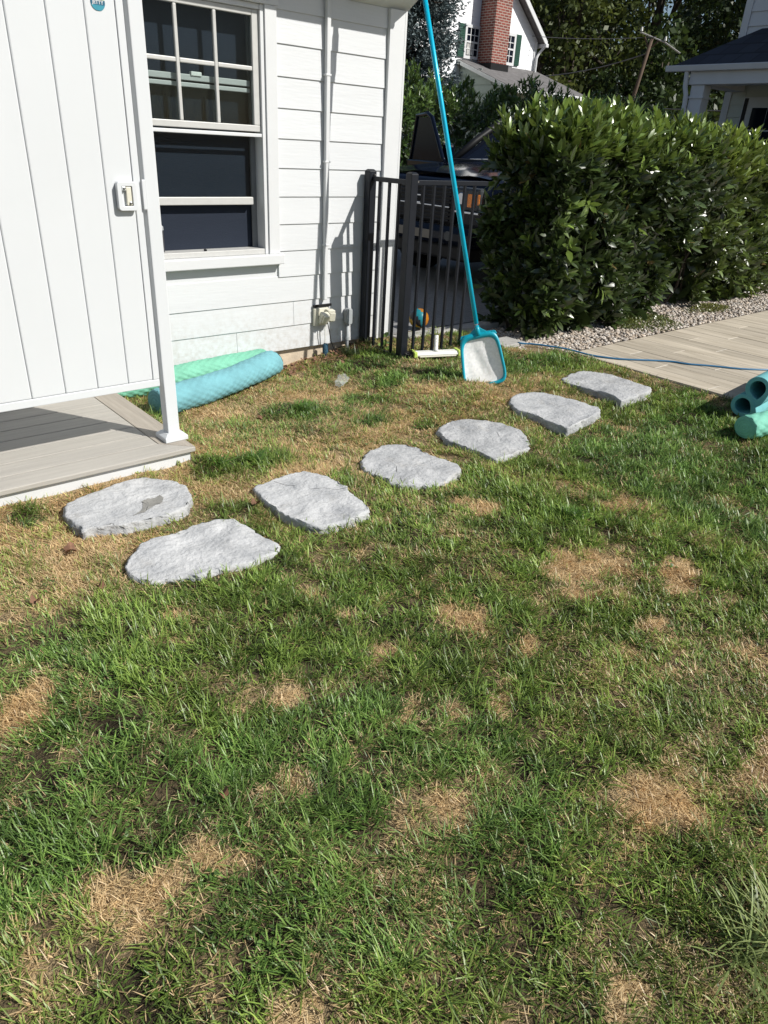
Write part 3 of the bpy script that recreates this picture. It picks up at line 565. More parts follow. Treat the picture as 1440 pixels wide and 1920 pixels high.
for si, poly in enumerate(STONES):
    N = 110; P = resample(poly, N); c = P.mean(0); rg = np.random.default_rng(40+si)
    dirn = P-c; dirn /= np.linalg.norm(dirn, axis=1)[:, None]
    jag = np.convolve(np.tile(rg.normal(0, 1, N), 3), [.25, .5, .25], 'same')[N:2*N]*.006
    top = max(.032+.7*float(hz(c[0], c[1])), float(np.max(hz(P[:, 0], P[:, 1])))+.014, float(hz(c[0], c[1]))+.02); STOP.append(top)
    def relief(X, Y): return (vnoise(X, Y, 5, 60+si)-.5)*.014+(vnoise(X*.6+Y*1.3, Y*.6-X*1.1, 13, 61+si)-.5)*.012+(vnoise(X*1.4, Y*.7, 30, 62+si)-.5)*.006
    rings = []
    Pj = P+dirn*jag[:, None]
    for zz, outw in ((-.07, -.006), (-.042, .006), (-.026, -.002), (-.012, .004), (-.004, -.002)):
        Q = Pj+dirn*(outw+rg.normal(0, .0035, N))[:, None]; rings.append(np.c_[Q, np.full(N, top+zz)+rg.normal(0, .0018, N)])
    for s_, dz in ((.985, -.001), (.96, 0), (.9, 0), (.82, 0), (.72, 0), (.6, 0), (.48, 0), (.36, 0), (.24, 0), (.12, 0)):
        Q = c+(Pj-c)*s_; rings.append(np.c_[Q, top+dz+relief(Q[:, 0], Q[:, 1])*min(1, (1-s_)*12+.35)])
    V = np.concatenate(rings+[np.array([[c[0], c[1], top+float(relief(c[0], c[1]))]])])
    q = []; nr_ = len(rings)
    for r_ in range(nr_-1):
        a = r_*N+np.arange(N); b = r_*N+(np.arange(N)+1) % N; q.append(np.stack([a, b, b+N, a+N], 1))
    a = (nr_-1)*N+np.arange(N); b = (nr_-1)*N+(np.arange(N)+1) % N; ft = np.stack([a, b, np.full(N, nr_*N)], 1)
    o = np_obj('stepping_stone', V-np.array([c[0], c[1], 0]), ft, np.concatenate(q), M['stone']); o.location = (c[0], c[1], 0)
    tag(o, SLAB[si], 'stepping stone', 'stepping stones across the lawn')
    def crack(pts, w=.0011):
        vs_, fs_ = [], []
        bb = B(); pts3 = [(x, y, top+float(relief(np.array(x), np.array(y)))*.95+.0002) for x, y in pts]; bb.tube(pts3, w, 4)
        bb.build('crack', M['blackpl'], o)
    if si == 3: crack([(2.27, 2.62), (2.32, 2.60), (2.345, 2.555), (2.30, 2.50), (2.275, 2.44), (2.235, 2.38)])
    if si == 2: crack([(1.70, 2.745), (1.72, 2.68), (1.755, 2.64), (1.80, 2.57), (1.86, 2.54), (1.90, 2.49), (1.955, 2.47)], .0007)
    if si == 4: crack([(3.17, 2.62), (3.19, 2.59), (3.165, 2.55)], .001)
    if si == 0:
        dp = DPOLY
        rp_ = resample(dp, 60); rp_ = rp_+np.random.default_rng(1).normal(0, .002, rp_.shape); cc = rp_.mean(0)
        RR = [np.c_[cc+(rp_-cc)*s_, top+relief((cc+(rp_-cc)*s_)[:, 0], (cc+(rp_-cc)*s_)[:, 1])+.0022] for s_ in (1, .7, .4)]
        V2 = np.concatenate(RR+[np.array([[cc[0], cc[1], top+float(relief(cc[0], cc[1]))+.0022]])]); qq = []
        for r_ in range(2): a = r_*60+np.arange(60); b = r_*60+(np.arange(60)+1) % 60; qq.append(np.stack([a, b, b+60, a+60], 1))
        a = 120+np.arange(60); b = 120+(np.arange(60)+1) % 60
        ds_ = np_obj('damp_stain', V2, np.stack([a, b, np.full(60, 180)], 1), np.concatenate(qq), M['damp'], parent=o)

# ------------------------------------------------------------------ black metal fence
fn = thing('metal_fence', 'black metal picket fence between house corner and hedge', 'fence', (3.67, 4.02, .08))
FX, FY = 3.665, 4.02
def fpost(x, y, z0, z1, par):
    o = B().box(x-.032, y-.032, z0, x+.032, y+.032, z1-.012).build('post', M['black'], par, bevel=.004)
    s = .032; B().add([(x+a*s, y+b*s, z1-.0119) for a, b in ((-1,-1),(1,-1),(1,1),(-1,1))]+[(x+a*s*.55, y+b*s*.55, z1) for a, b in ((-1,-1),(1,-1),(1,1),(-1,1))],
        [(3,2,1,0),(4,5,6,7)]+[(i, (i+1) % 4, 4+(i+1) % 4, 4+i) for i in range(4)]).build('post_cap', M['black'], o, bevel=.003)
    return o
fpost(FX-.02, 4.452, -.05, 1.38, fn); fpost(FX, FY, -.05, 1.385, fn)
zt = 1.335
B().box(FX-.028, FY+.033, zt-.032, FX-.002, 4.419, zt).build('rail', M['black'], fn, bevel=.003)
B().box(FX-.028, FY+.033, .075, FX-.002, 4.419, .10).build('rail', M['black'], fn, bevel=.003)
for y in (4.345, 4.238, 4.131): B().box(FX-.0245, y-.0095, .10, FX-.0055, y+.0095, zt-.03).build('picket', M['black'], fn, bevel=.002)
XE = 4.44
B().box(FX+.033, FY-.013, zt-.032, XE, FY+.013, zt).build('rail', M['black'], fn, bevel=.003)
B().box(FX+.033, FY-.013, .075, XE, FY+.013, .10).build('rail', M['black'], fn, bevel=.003)
x = FX+.115
while x < XE-.05: B().box(x-.0095, FY-.0095, .10, x+.0095, FY+.0095, zt-.03).build('picket', M['black'], fn, bevel=.002); x += .105
for (x, y, z, d) in ((FX-.012, 4.415, zt+.01, (0, -1, 0)), (FX+.033, FY-.025, zt-.01, (0, -1, 0))):
    B().tube([(x, y, z), (x+d[0]*.004, y+d[1]*.008, z)], .005, 8).build('bolt', M['screw'], fn)
fn2 = thing('metal_fence', 'short stretch of black fence beyond the far end of the hedge', 'fence', (12.2, 5.6, .05))
B().box(11.2, 5.59, 1.25, 15, 5.62, 1.29).build('rail', M['black'], fn2); B().box(11.2, 5.59, .2, 15, 5.62, .23).build('rail', M['black'], fn2)
x = 11.25
while x < 14: B().box(x-.01, 5.595, .1, x+.01, 5.615, 1.25).build('picket', M['black'], fn2); x += .11

# ------------------------------------------------------------------ leaf skimmer on a long blue pole
sk = thing('pool_skimmer', 'white leaf skimmer net on long blue pole leaning upright by the fence', 'pool skimmer', (3.776, 3.2, .05))
p0 = Vector((3.776, 3.201, 0)); pd = Vector((-.063, .324, 1)).normalized()
def on(z): return p0+Vector((-.063, .324, 1))*z
B().tube([on(.47), on(1.9), on(2.42)], .0155, 16).build('pole', M['pole'], sk, smooth=True)
B().tube([on(2.40), on(2.44), on(2.46), on(2.62), on(2.64), on(2.9), on(3.4)], [.016, .019, .024, .024, .019, .019, .019], 16).build('grip_lock', M['pole'], sk, smooth=True)
B().tube([on(.455), on(.475)], .0125, 14).build('collar', M['chrome'], sk)
la = Vector((.70, -.714, 0)); la = (la-pd*la.dot(pd)).normalized(); nf = la.cross(pd).normalized()
if nf.dot(Vector((0, 0, 1.55))-on(.2)) < 0: nf = -nf
def npnt(u, v, w=0): return on(.055)+la*u+pd*v+nf*w
def superframe(sc_w0, sc_w1, L0_, L1_, n=72, ex=5):
    out = []
    for i in range(n):
        t = 2*math.pi*i/n; c_, s_ = math.cos(t), math.sin(t)
        u = math.copysign(abs(c_)**(2/ex), c_); v = math.copysign(abs(s_)**(2/ex), s_)
        vv = (v+1)/2; wd = sc_w0+(sc_w1-sc_w0)*vv
        out.append((u*wd, L0_+(L1_-L0_)*vv))
    return out
fo, fi = superframe(.160, .134, 0, .375), superframe(.141, .113, .024, .335); fm = superframe(.150, .123, .012, .352)
n_ = len(fo); prof = [(fo, .0), (fo, .012), (fm, .016), (fi, .007), (fi, -.006), (fm, -.008)]
vs = [npnt(u, v, w) for lst, w in prof for u, v in lst]; k = len(prof)
fs = [(a*n_+i, a*n_+(i+1) % n_, ((a+1) % k)*n_+(i+1) % n_, ((a+1) % k)*n_+i) for a in range(k) for i in range(n_)]
fr_ = B().add(vs, fs).build('net_frame', M['netplastic'], sk, smooth=True)
# handle socket and the slotted crosspiece
B().tube([npnt(0, .36, .010), npnt(0, .40, .008), npnt(0, .425, .002)], [.017, .0165, .0155], 14).build('socket', M['netplastic'], sk, smooth=True)
cpl = [(-.130, .348), (-.120, .372), (-.06, .378), (-.03, .40), (-.018, .412), (.018, .412), (.03, .40), (.06, .378), (.120, .372), (.130, .348)]
B().prism([npnt(u, v, -.004) for u, v in cpl], nf*.012).build('crosspiece', M['netplastic'], sk, bevel=.003)
for u in (-.095, -.072, -.05, .05, .072, .095): B().obox(npnt(u, .362, .009), la*.0025, pd*.011, nf*.004).build('rib', M['netplastic'], sk)
rg = np.random.default_rng(5); NU, NV = 26, 30; rows = []
for b_ in range(NV+1):
    vv = b_/NV; v_ = 2*vv-1; kx = (1-abs(v_)**5)**.2 if abs(v_) < 1 else .0; wd_ = (.143+(.115-.143)*vv)*max(kx, .35); row = []
    for a_ in range(NU+1):
        u_ = 2*a_/NU-1; e_ = (1-u_*u_)*(1-v_*v_); row.append(npnt(u_*wd_, .0215+.315*vv, -.003-.016*e_+(rg.normal(0, .0006) if e_ > .05 else 0)+.0025*math.sin(u_*7+v_*3)*e_))
    rows.append(row)
B().grid(rows).build('net', M['net'], sk, smooth=True)

# ------------------------------------------------------------------ pool vacuum head
vb = thing('pool_vacuum_head', 'white and lime pool vacuum head with T handle lying against the fence', 'pool brush', (3.9, 3.92, .1))
a0, a1 = Vector((3.735, 3.955, .118)), Vector((4.085, 3.825, .118)); ad = (a1-a0).normalized(); an = Vector((-ad.y, ad.x, 0))
prf = [(-.045, -.012), (-.05, .004), (-.03, .016), (.03, .016), (.05, .004), (.045, -.012)]
B().prism([a0+an*u+Vector((0, 0, w)) for u, w in prf], a1-a0).build('body', M['whitepl'], vb, bevel=.004)
for c_ in (a0, a1): B().obox(c_+Vector((0, 0, .002)), ad*.014, an*.054, Vector((0, 0, .022))).build('end_cap', M['lime'], vb, bevel=.006)
B().obox((a0+a1)/2-an*.052+Vector((0, 0, -.012)), ad*.155, an*.004, Vector((0, 0, .005))).build('bumper', M['cream'], vb, bevel=.003)
mid = (a0+a1)/2
B().tube([mid+Vector((0, 0, .012)), mid+Vector((.004, .006, .03)), mid+Vector((.006, .012, .135))], [.026, .0165, .0155], 16).build('handle_socket', M['whitepl'], vb, smooth=True)
for q in (.06, .09, .115): B().tube([mid+Vector((.005, .008, q))-Vector((.012, .012, 0)), mid+Vector((.005, .008, q))-Vector((.0135, .0135, 0))], .003, 6).build('button', M['greypl'], vb)
br = B(); rb = random.Random(9)
cbr = a0-ad*.035+Vector((0, 0, -.002))
br.tube([cbr-an*.04, cbr+an*.04], .014, 10)
for i in range(120):
    t = rb.uniform(-.04, .04); q = rb.uniform(0, 6.28); d = ad*math.cos(q)+Vector((0, 0, 1))*math.sin(q); c_ = cbr+an*t
    br.tube([c_+d*.012, c_+d*.042+an*rb.uniform(-.006, .006)], [.0018, .0012], 3, cap=False)
br.build('bristle_wheel', M['blackpl'], vb)

# ------------------------------------------------------------------ ball behind the fence
bl = thing('ball', 'yellow, black and teal ball on the drive behind the fence', 'ball', (4.40, 4.62, .19))
bm = bmesh.new(); bmesh.ops.create_uvsphere(bm, u_segments=32, v_segments=16, radius=.088)
me = bpy.data.meshes.new('shell'); bm.to_mesh(me); bm.free()
for q in ('ball_y', 'ball_b', 'ball_t', 'ball_o'): me.materials.append(M[q])
for p in me.polygons:
    a = (math.atan2(p.center.y, p.center.x)+p.center.z*6) % (2*math.pi); p.material_index = [0, 1, 2, 3, 1, 0, 1, 2][int(a/(2*math.pi)*8) % 8]; p.use_smooth = True
o = bpy.data.objects.new('shell', me); COL.objects.link(o); o.parent = bl; o.rotation_euler = (.6, .4, 2.2)

# ------------------------------------------------------------------ foam rolls
def quilt_roll(name, pts, r, mt, parent, amp=.0045, du=.034, nu=26, sag=.93, ends=True):
    """a quilted roll: rings along a bent axis with diamond relief, slightly flattened, closed by spiral ends"""
    pts = [Vector(p) for p in pts]; cum = [0]
    for a, b in zip(pts[:-1], pts[1:]): cum.append(cum[-1]+(b-a).length)
    L = cum[-1]; N = int(L/.011); n = 72; bb = B(); rows = []
    def at(s):
        j = max(0, min(len(pts)-2, next((i for i in range(len(pts)-1) if cum[i+1] >= s), len(pts)-2))); t = (s-cum[j])/(cum[j+1]-cum[j]); return pts[j].lerp(pts[j+1], t)
    def sm(s): return (at(max(0, s-.1))+at(s)*2+at(min(L, s+.1)))/4 if 0.1 < s < L-.1 else at(s)
    for i in range(N+1):
        s = L*i/N; p = sm(s); t = (sm(min(L, s+.02))-sm(max(0, s-.02))).normalized(); u = (Vector((0, 0, 1))-t*t.z).normalized(); w = t.cross(u); row = []
        ed = min(1, min(s, L-s)/.02); rr_ = r*(.93+.07*math.sqrt(max(0, 1-(1-ed)**2)))
        for j in range(n):
            q = 2*math.pi*j/n
            k1 = (s/du+nu*q/(2*math.pi)); k2 = (s/du-nu*q/(2*math.pi)); d = (abs(math.sin(math.pi*k1*.5))*abs(math.sin(math.pi*k2*.5)))
            R_ = rr_+amp*(d**.6)-amp*.5+r*.022*math.sin(s*9+2*q)+r*.016*math.sin(s*23-3*q+1); row.append(p+u*(math.cos(q)*R_*sag)+w*(math.sin(q)*R_*1.03))
        rows.append(row+[row[0]])
    bb.grid(rows); o = bb.build('roll_body', mt, parent, smooth=True)
    if ends:
        for s, sg in ((0, -1), (L, 1)):
            p = sm(s); t = (sm(min(L, s+.02))-sm(max(0, s-.02))).normalized()*sg; u = (Vector((0, 0, 1))-t*t.z).normalized(); w = t.cross(u)
            rows = []
            for i in range(14):
                f_ = i/13; rows.append([p+t*(.018*math.sqrt(f_)+.0025*math.sin(f_*26))+(u*math.cos(q)*sag+w*math.sin(q)*1.03)*(r*.935*(1-f_)+.001) for q in np.linspace(0, 2*math.pi, 41)])
            B().grid(rows).build('roll_end', mt, parent, smooth=True)
    return o
f1 = thing('foam_roll', 'pale teal rolled pool float on the grass behind the shower post', 'foam roll', (2.2, 4.15, 0), 'rolled foam pool floats')
quilt_roll('b', [(1.66, 3.985, .085), (1.95, 4.04, .09), (2.25, 4.14, .093), (2.55, 4.28, .095), (2.72, 4.37, .095)], .092, M['foam_teal'], f1, amp=.0055)
f2 = thing('foam_roll', 'mint green quilted pool float lying against the house foundation', 'foam roll', (2.2, 4.35, 0), 'rolled foam pool floats')
quilt_roll('b', [(1.35, 4.385, .08), (1.7, 4.37, .09), (2.1, 4.39, .098), (2.5, 4.435, .10), (2.70, 4.455, .10)], .082, M['foam_mint'], f2, amp=.008)
def loop_mat(parent, c, axis, length, r, th, rot, mt, tailL=.16):
    """folded foam mat: teardrop cross-section extruded along axis, hollow in the loop"""
    axis = Vector(axis).normalized(); u = Vector((0, 0, 1)); w = u.cross(axis).normalized(); u = axis.cross(w)
    n = 40; outer, inner = [], []
    def tear(R, tip):
        out = []
        for i in range(n):
            a = rad(-60+300*i/(n-1)); out.append((R*math.cos(a+rad(0)), R*math.sin(a)))
        return out
    def rt(p): c_, s_ = math.cos(rot), math.sin(rot); return (p[0]*c_-p[1]*s_, p[0]*s_+p[1]*c_)
    O = [];I_ = []
    for i in range(n):
        t = 2*math.pi*i/n; k_ = max(0, math.cos(t))**5          # pinched towards +x
        ro = r*(1+.55*k_); ri = (r-th)*(1+.42*k_)
        O.append(rt((ro*math.cos(t), ro*math.sin(t)*(1-.25*k_)))); I_.append(rt((ri*math.cos(t), ri*math.sin(t)*(1-.45*k_))))
    c = Vector(c); bb = B(); S = 10; vs = []; fs = []
    for j in range(S+1):
        b_ = c+axis*(length*j/S)
        for x_, z_ in O: vs.append(b_+w*x_+u*z_)
        for x_, z_ in I_: vs.append(b_+w*x_+u*z_)
    for j in range(S):
        for i in range(n):
            i2 = (i+1) % n; a_ = j*2*n; b_ = (j+1)*2*n
            fs.append((a_+i, a_+i2, b_+i2, b_+i)); fs.append((a_+n+i, b_+n+i, b_+n+i2, a_+n+i2))
    for i in range(n):
        i2 = (i+1) % n; fs.append((i, n+i, n+i2, i2)); e_ = S*2*n; fs.append((e_+i, e_+i2, e_+n+i2, e_+n+i))
    bb.add(vs, fs); return bb.build('mat_loop', mt, parent, smooth=False, bevel=.004)
f3 = thing('folded_foam_mat', 'aqua foam mat folded into two open loops at the patio edge', 'foam mat', (5.05, 2.0, .05))
loop_mat(f3, (4.83, 1.875, .115), (1, .10, 0), .9, .076, .027, rad(215), M['foam_aqua'])
loop_mat(f3, (4.84, 1.815, .245), (1, .10, 0), .9, .078, .028, rad(258), M['foam_aqua'])
f4 = thing('foam_roll', 'light green quilted foam roll in front of the folded mat at the right edge', 'foam roll', (4.7, 1.75, .05), 'rolled foam pool floats')
quilt_roll('b', [(4.50, 1.69, .085), (5.0, 1.58, .085), (5.5, 1.47, .085)], .080, M['foam_green'], f4, amp=.007, du=.05, nu=18)

# ------------------------------------------------------------------ hose, cup, slab
hs = [(4.80,3.82),(4.88,3.74),(5.00,3.56),(5.14,3.33),(5.27,3.11),(5.49,2.945),(5.627,2.83),(5.66,2.72),(5.79,2.59),(5.93,2.40),(6.12,2.255),(6.5,2.1)]
hp = []
for i in range(len(hs)-1):
    for t in (0, .33, .66):
        a, b = hs[i], hs[i+1]; x = a[0]+(b[0]-a[0])*t; y = a[1]+(b[1]-a[1])*t; hp.append((x, y, (PZ if x > 5.13 else max(PZ-.004, float(hz(x, y))+.02))+.008))
hs_ = []
for i in range(len(hp)): a = Vector(hp[max(0, i-1)]); b = Vector(hp[i]); c = Vector(hp[min(len(hp)-1, i+1)]); hs_.append((a+b*2+c)/4)
ho = thing('garden_hose', 'thin blue hose snaking over the patio corner', 'hose', hs_[8]); B().tube(hs_, .0075, 8).build('tube', M['hose'], ho, smooth=True)
sl = thing('paver_slab', 'grey paving slab lying at the foot of the hedge behind the net', 'slab', (4.75, 4.0, .08))
B().box(4.62, 3.80, .07, 4.90, 4.02, .105).build('slab', M['cement'], sl, bevel=.006)
cu_ = thing('plastic_cup', 'crushed clear plastic cup lying on the dry grass', 'cup', (2.97, 3.88, .03))
rows = []; rg = random.Random(2); cdir = Vector((.8, .55, .12)).normalized(); cu2 = Vector((0, 0, 1)); cw = cdir.cross(cu2).normalized(); cu2 = cw.cross(cdir)
for i in range(9):
    f_ = i/8; R_ = .026+.016*f_; rows.append([Vector((2.93, 3.85, .035))+cdir*(.115*f_)+(cu2*math.cos(q)*.75+cw*math.sin(q))*R_*(1+.16*math.sin(5*q+f_*7)+.05*rg.uniform(-1, 1)) for q in np.linspace(0, 2*math.pi, 25)])
for r_ in rows: r_[-1] = r_[0]
B().grid(rows).build('cup_wall', M['clear'], cu_); B().add(rows[0][:-1], [tuple(range(24))]).build('cup_base', M['clear'], cu_)

# ------------------------------------------------------------------ pickup truck on the drive, facing the house (towards -X)
GZ = .094
tk = thing('pickup_truck', 'dark blue pickup truck with its far door open, parked behind the fence', 'truck', (8.5, 6.5, GZ))
TY0, TY1, TX = 5.45, 7.45, 6.0                                # near side, far side, nose
def hull(name, prof, y0, y1, mt, par, inset=.0, bevel=.04, seg=3):
    """side profile (x,z) extruded across the width"""
    return B().prism([(x, y0+inset, z+GZ) for x, z in prof], (0, y1-y0-2*inset, 0)).build(name, mt, par, bevel=bevel, seg=seg)
body = hull('body', [(TX+.12, .48), (TX+.05, .62), (TX+.02, 1.05), (TX+.12, 1.16), (TX+1.35, 1.27), (TX+2.0, 1.29), (TX+5.5, 1.29), (TX+5.6, .55), (TX+5.2, .45)], TY0, TY1, M['truck'], tk, bevel=.06, seg=4)
hood = B(); rows = []
for i in range(9):
    f_ = i/8; x = TX+.16+1.3*f_; rows.append([(x, TY0+.10+(TY1-TY0-.2)*j/12, GZ+1.175+.115*f_**.7+.055*math.sin(math.pi*j/12)**.5*(0.5+.5*f_) - (.018 if j in (3, 9) else 0)) for j in range(13)])
hood.grid(rows).build('hood', M['truck'], tk, smooth=True)
B().box(TX+1.25, TY0+.2, GZ+1.27, TX+1.5, TY1-.2, GZ+1.335).build('cowl', M['blackpl'], tk, bevel=.02)
def quad_plate(name, pts, th, mt, par, bevel=.004):
    p = [Vector(q) for q in pts]; nrm = (p[1]-p[0]).cross(p[3]-p[0]).normalized(); return B().prism(p, nrm*th).build(name, mt, par, bevel=bevel)
wb, wt = (TX+1.42, GZ+1.31), (TX+2.15, GZ+1.80)
quad_plate('windshield', [(wb[0], TY0+.16, wb[1]), (wb[0], TY1-.16, wb[1]), (wt[0], TY1-.30, wt[1]), (wt[0], TY0+.30, wt[1])], .012, M['darkglass'], tk)
for s, y0_, y1_ in ((1, TY0+.12, TY0+.26), (1, TY1-.12, TY1-.26)):
    B().tube([(wb[0]-.06, y0_, wb[1]-.02), (wb[0]+.3, y0_+(y1_-y0_)*.4, wb[1]+.24), (wt[0], y1_, wt[1]+.02), (wt[0]+.35, y1_, wt[1]+.055)], .045, 10).build('pillar', M['blackpl'], tk, smooth=True)
hull('roof', [(TX+2.1, 1.80), (TX+2.3, 1.86), (TX+3.9, 1.86), (TX+4.05, 1.80)], TY0, TY1, M['truck'], tk, inset=.24, bevel=.03)
quad_plate('side_window', [(TX+1.75, TY0+.10, GZ+1.30), (TX+4.0, TY0+.10, GZ+1.30), (TX+3.8, TY0+.27, GZ+1.80), (TX+2.2, TY0+.27, GZ+1.80)], .012, M['darkglass'], tk)
quad_plate('rear_window', [(TX+4.15, TY0+.15, GZ+1.3), (TX+4.15, TY1-.15, GZ+1.3), (TX+4.0, TY1-.28, GZ+1.8), (TX+4.0, TY0+.28, GZ+1.8)], .012, M['darkglass'], tk)
# grille, lamps, bumper on the nose
gr = B().box(TX-.03, TY0+.42, GZ+.70, TX+.06, TY1-.42, GZ+1.10).build('grille', M['blackpl'], tk, bevel=.03)
for i in range(9): B().box(TX-.048, TY0+.46, GZ+.735+.04*i, TX-.03, TY1-.46, GZ+.75+.04*i).build('slat', M['black'], gr, bevel=.004)
B().box(TX-.055, TY0+.45, GZ+.872, TX-.031, TY1-.45, GZ+.886).build('chrome_bar', M['chrome'], gr, bevel=.003)
bd = Vector((TX-.06, (TY0+TY1)/2, GZ+.93))
for a, b in (((-.09, -.045), (-.075, .045)), ((-.075, .03), (.0, .045)), ((-.075, -.008), (-.02, .006)), ((.03, -.045), (.045, .045)), ((.045, -.045), (.10, -.03)), ((.045, .03), (.10, .045))):
    B().box(bd.x-.008, bd.y-b[0], bd.z+a[1], bd.x, bd.y-a[0], bd.z+b[1]).build('badge', M['chrome'], gr, bevel=.002)
for sgn, ya in ((1, TY0+.05), (-1, TY1-.05)):
    y0_, y1_ = sorted((ya, ya+sgn*.36))
    hl = B().box(TX-.012, y0_, GZ+.86, TX+.12, y1_, GZ+1.09).build('headlight', M['lampglass'], tk, bevel=.03)
    yc = ya+sgn*.115
    B().box(TX-.022, yc-.055, GZ+.90, TX-.011, yc+.055, GZ+1.03).build('amber_lens', M['amber'], hl, bevel=.008)
    B().box(TX-.018, ya+sgn*.012-.012, GZ+.93, TX-.010, ya+sgn*.012+.018, GZ+1.03).build('amber_lens', M['amber'], hl, bevel=.004)
    B().tube([(TX-.02, ya+sgn*.27, GZ+.975), (TX-.005, ya+sgn*.27, GZ+.975)], [.055, .07], 20).build('reflector', M['chrome'], hl)
    B().box(TX-.02, y0_, GZ+.835, TX+.05, y1_, GZ+.857).build('lamp_trim', M['chrome'], hl, bevel=.004)
bp_ = hull('bumper', [(TX-.10, .50), (TX-.14, .56), (TX-.14, .64), (TX-.08, .69), (TX+.1, .69), (TX+.1, .50)], TY0+.02, TY1-.02, M['truck'], tk, bevel=.025)
B().box(TX-.146, TY0+.62, GZ+.545, TX-.139, TY1-.40, GZ+.635).build('reflection_band', mat('bumper_reflection', (.16, .145, .12), .6), bp_, bevel=.003)  # tan band painted for the light reflected in the bumper
for y in (TY0+.35, TY1-.35): B().tube([(TX-.146, y, GZ+.60), (TX-.12, y, GZ+.60)], .05, 16).build('fog_lamp', M['lampglass'], bp_)
B().box(TX-.05, TY0+.12, GZ+.34, TX+.3, TY1-.12, GZ+.50).build('air_dam', M['blackpl'], tk, bevel=.03)
B().box(TX+.5, TY0+.35, GZ+.30, TX+5.0, TY1-.35, GZ+.6).build('chassis', M['blackpl'], tk)
def wheel(x, y, w=.26, r=.39):
    t = B(); pr = [(r*.58, -w/2), (r*.9, -w/2), (r, -w/2+.04), (r, w/2-.04), (r*.9, w/2), (r*.58, w/2)]; rows = []
    for q in np.linspace(0, 2*math.pi, 37): rows.append([(x+a*math.cos(q), y+b, GZ+r+a*math.sin(q)) for a, b in pr])
    o = t.grid(rows).build('wheel', M['rubber'], tk, smooth=True)
    ri = B().tube([(x, y-w*.42, GZ+r), (x, y+w*.42, GZ+r)], r*.6, 24).build('rim', M['chrome'], o)
for x in (TX+.95, TX+4.5):
    for y in (TY0+.15, TY1-.15): wheel(x, y)
# open far door, hinged at its front edge
hx, hy = TX+1.45, TY1+.02; dd = Vector((.28, .96, 0)).normalized(); dn = Vector((-dd.y, dd.x, 0))
def dp_(s, z): return Vector((hx, hy, GZ+z))+dd*s
dr = B().prism([dp_(.05, .55), dp_(1.05, .55), dp_(1.08, 1.28), dp_(.02, 1.28)], dn*.10).build('door', M['truck'], tk, bevel=.02)
fr1 = [dp_(.04, 1.28), dp_(.10, 1.33), dp_(.48, 1.80), dp_(.60, 1.845), dp_(.92, 1.83), dp_(1.06, 1.28)]
B().tube([q+dn*.05 for q in fr1], .03, 8).build('window_frame', M['truck'], dr, smooth=True)
B().prism([q+dn*.045 for q in (dp_(.07, 1.27), dp_(.50, 1.80), dp_(.92, 1.81), dp_(1.04, 1.27))], dn*.006).build('window_glass', M['darkglass'], dr)
mr = B().obox(dp_(.30, 1.38)-dn*.14, dd*.10, dn*.05, Vector((0, 0, .11))).build('mirror', M['truck'], dr, bevel=.03)
B().tube([(TX+1.36, TY1-.45, GZ+1.335), (TX+1.55, TY1-.95, GZ+1.36)], .008, 6).build('wiper', M['chrome'], tk)

# ------------------------------------------------------------------ leaves and foliage
def leaf_mesh_arrays(P, D, Nrm, L, Wd, fold=.25, curl=.15):
    """laurel-like leaves. P base, D axis, Nrm face normal, L length, Wd width -> verts (n,8,3), quads, tris"""
    n = len(P); D = D/np.linalg.norm(D, axis=1)[:, None]; S = np.cross(D, Nrm); S /= np.linalg.norm(S, axis=1)[:, None]+1e-9; Nn = np.cross(S, D)
    V = np.zeros((n, 8, 3)); L_ = L[:, None]; W_ = Wd[:, None]
    def pt(t, s, up): return P+D*L_*t+S*W_*s+Nn*(L_*up)
    V[:, 0] = pt(0, 0, 0)
    V[:, 1] = pt(.35, -.42, fold*.12-curl*.10); V[:, 2] = pt(.33, 0, -curl*.10); V[:, 3] = pt(.35, .42, fold*.12-curl*.10)
    V[:, 4] = pt(.72, -.36, fold*.10-curl*.5); V[:, 5] = pt(.72, 0, -curl*.45); V[:, 6] = pt(.72, .36, fold*.10-curl*.5)
    V[:, 7] = pt(1, 0, -curl)
    q = np.array([[1, 2, 5, 4], [2, 3, 6, 5]]); t = np.array([[0, 2, 1], [0, 3, 2], [4, 5, 7], [5, 6, 7]])
    k = (np.arange(n)*8)[:, None, None]; return V, (t[None]+k).reshape(-1, 3), (q[None]+k).reshape(-1, 4)
def norm(a): return a/(np.linalg.norm(a, axis=-1, keepdims=True)+1e-9)
def shoots(centers, axes, rng, nl=(6, 11), length=(.075, .125), wid=.36, spread=.85, step=.016, cols=None, up=.3):
    """whorls of leaves along short shoots"""
    P, D, N_, L, Wd, Cc = [], [], [], [], [], []
    for i, (c, a) in enumerate(zip(centers, axes)):
        a = a/np.linalg.norm(a); k = rng.integers(*nl); t0 = np.array([0, 0, 1.]) if abs(a[2]) < .9 else np.array([1., 0, 0]); u = np.cross(a, t0); u /= np.linalg.norm(u); w = np.cross(a, u)
        base = cols[i]; ph = rng.uniform(0, 6.28)
        for j in range(k):
            q = ph+j*2.4; rdir = u*np.cos(q)+w*np.sin(q); f = j/max(1, k-1); tilt = spread*(1-.65*f)+rng.normal(0, .12)
            d = a*np.cos(tilt)+rdir*np.sin(tilt); d[2] += up*.3*f
            nn = a*np.sin(tilt)-rdir*np.cos(tilt); nn = -nn if nn@a < 0 else nn; nn = nn+rng.normal(0, .25, 3)
            P.append(c+a*(j*step-.5*k*step)); D.append(d); N_.append(nn); l_ = rng.uniform(*length)*(1-.25*f); L.append(l_); Wd.append(l_*wid*rng.uniform(.85, 1.15))
            cc = base*(1+.9*f**3*(base[1] > .06))*rng.uniform(.7, 1.3); Cc.append(cc)
    return [np.array(x) for x in (P, D, N_, L, Wd, Cc)]
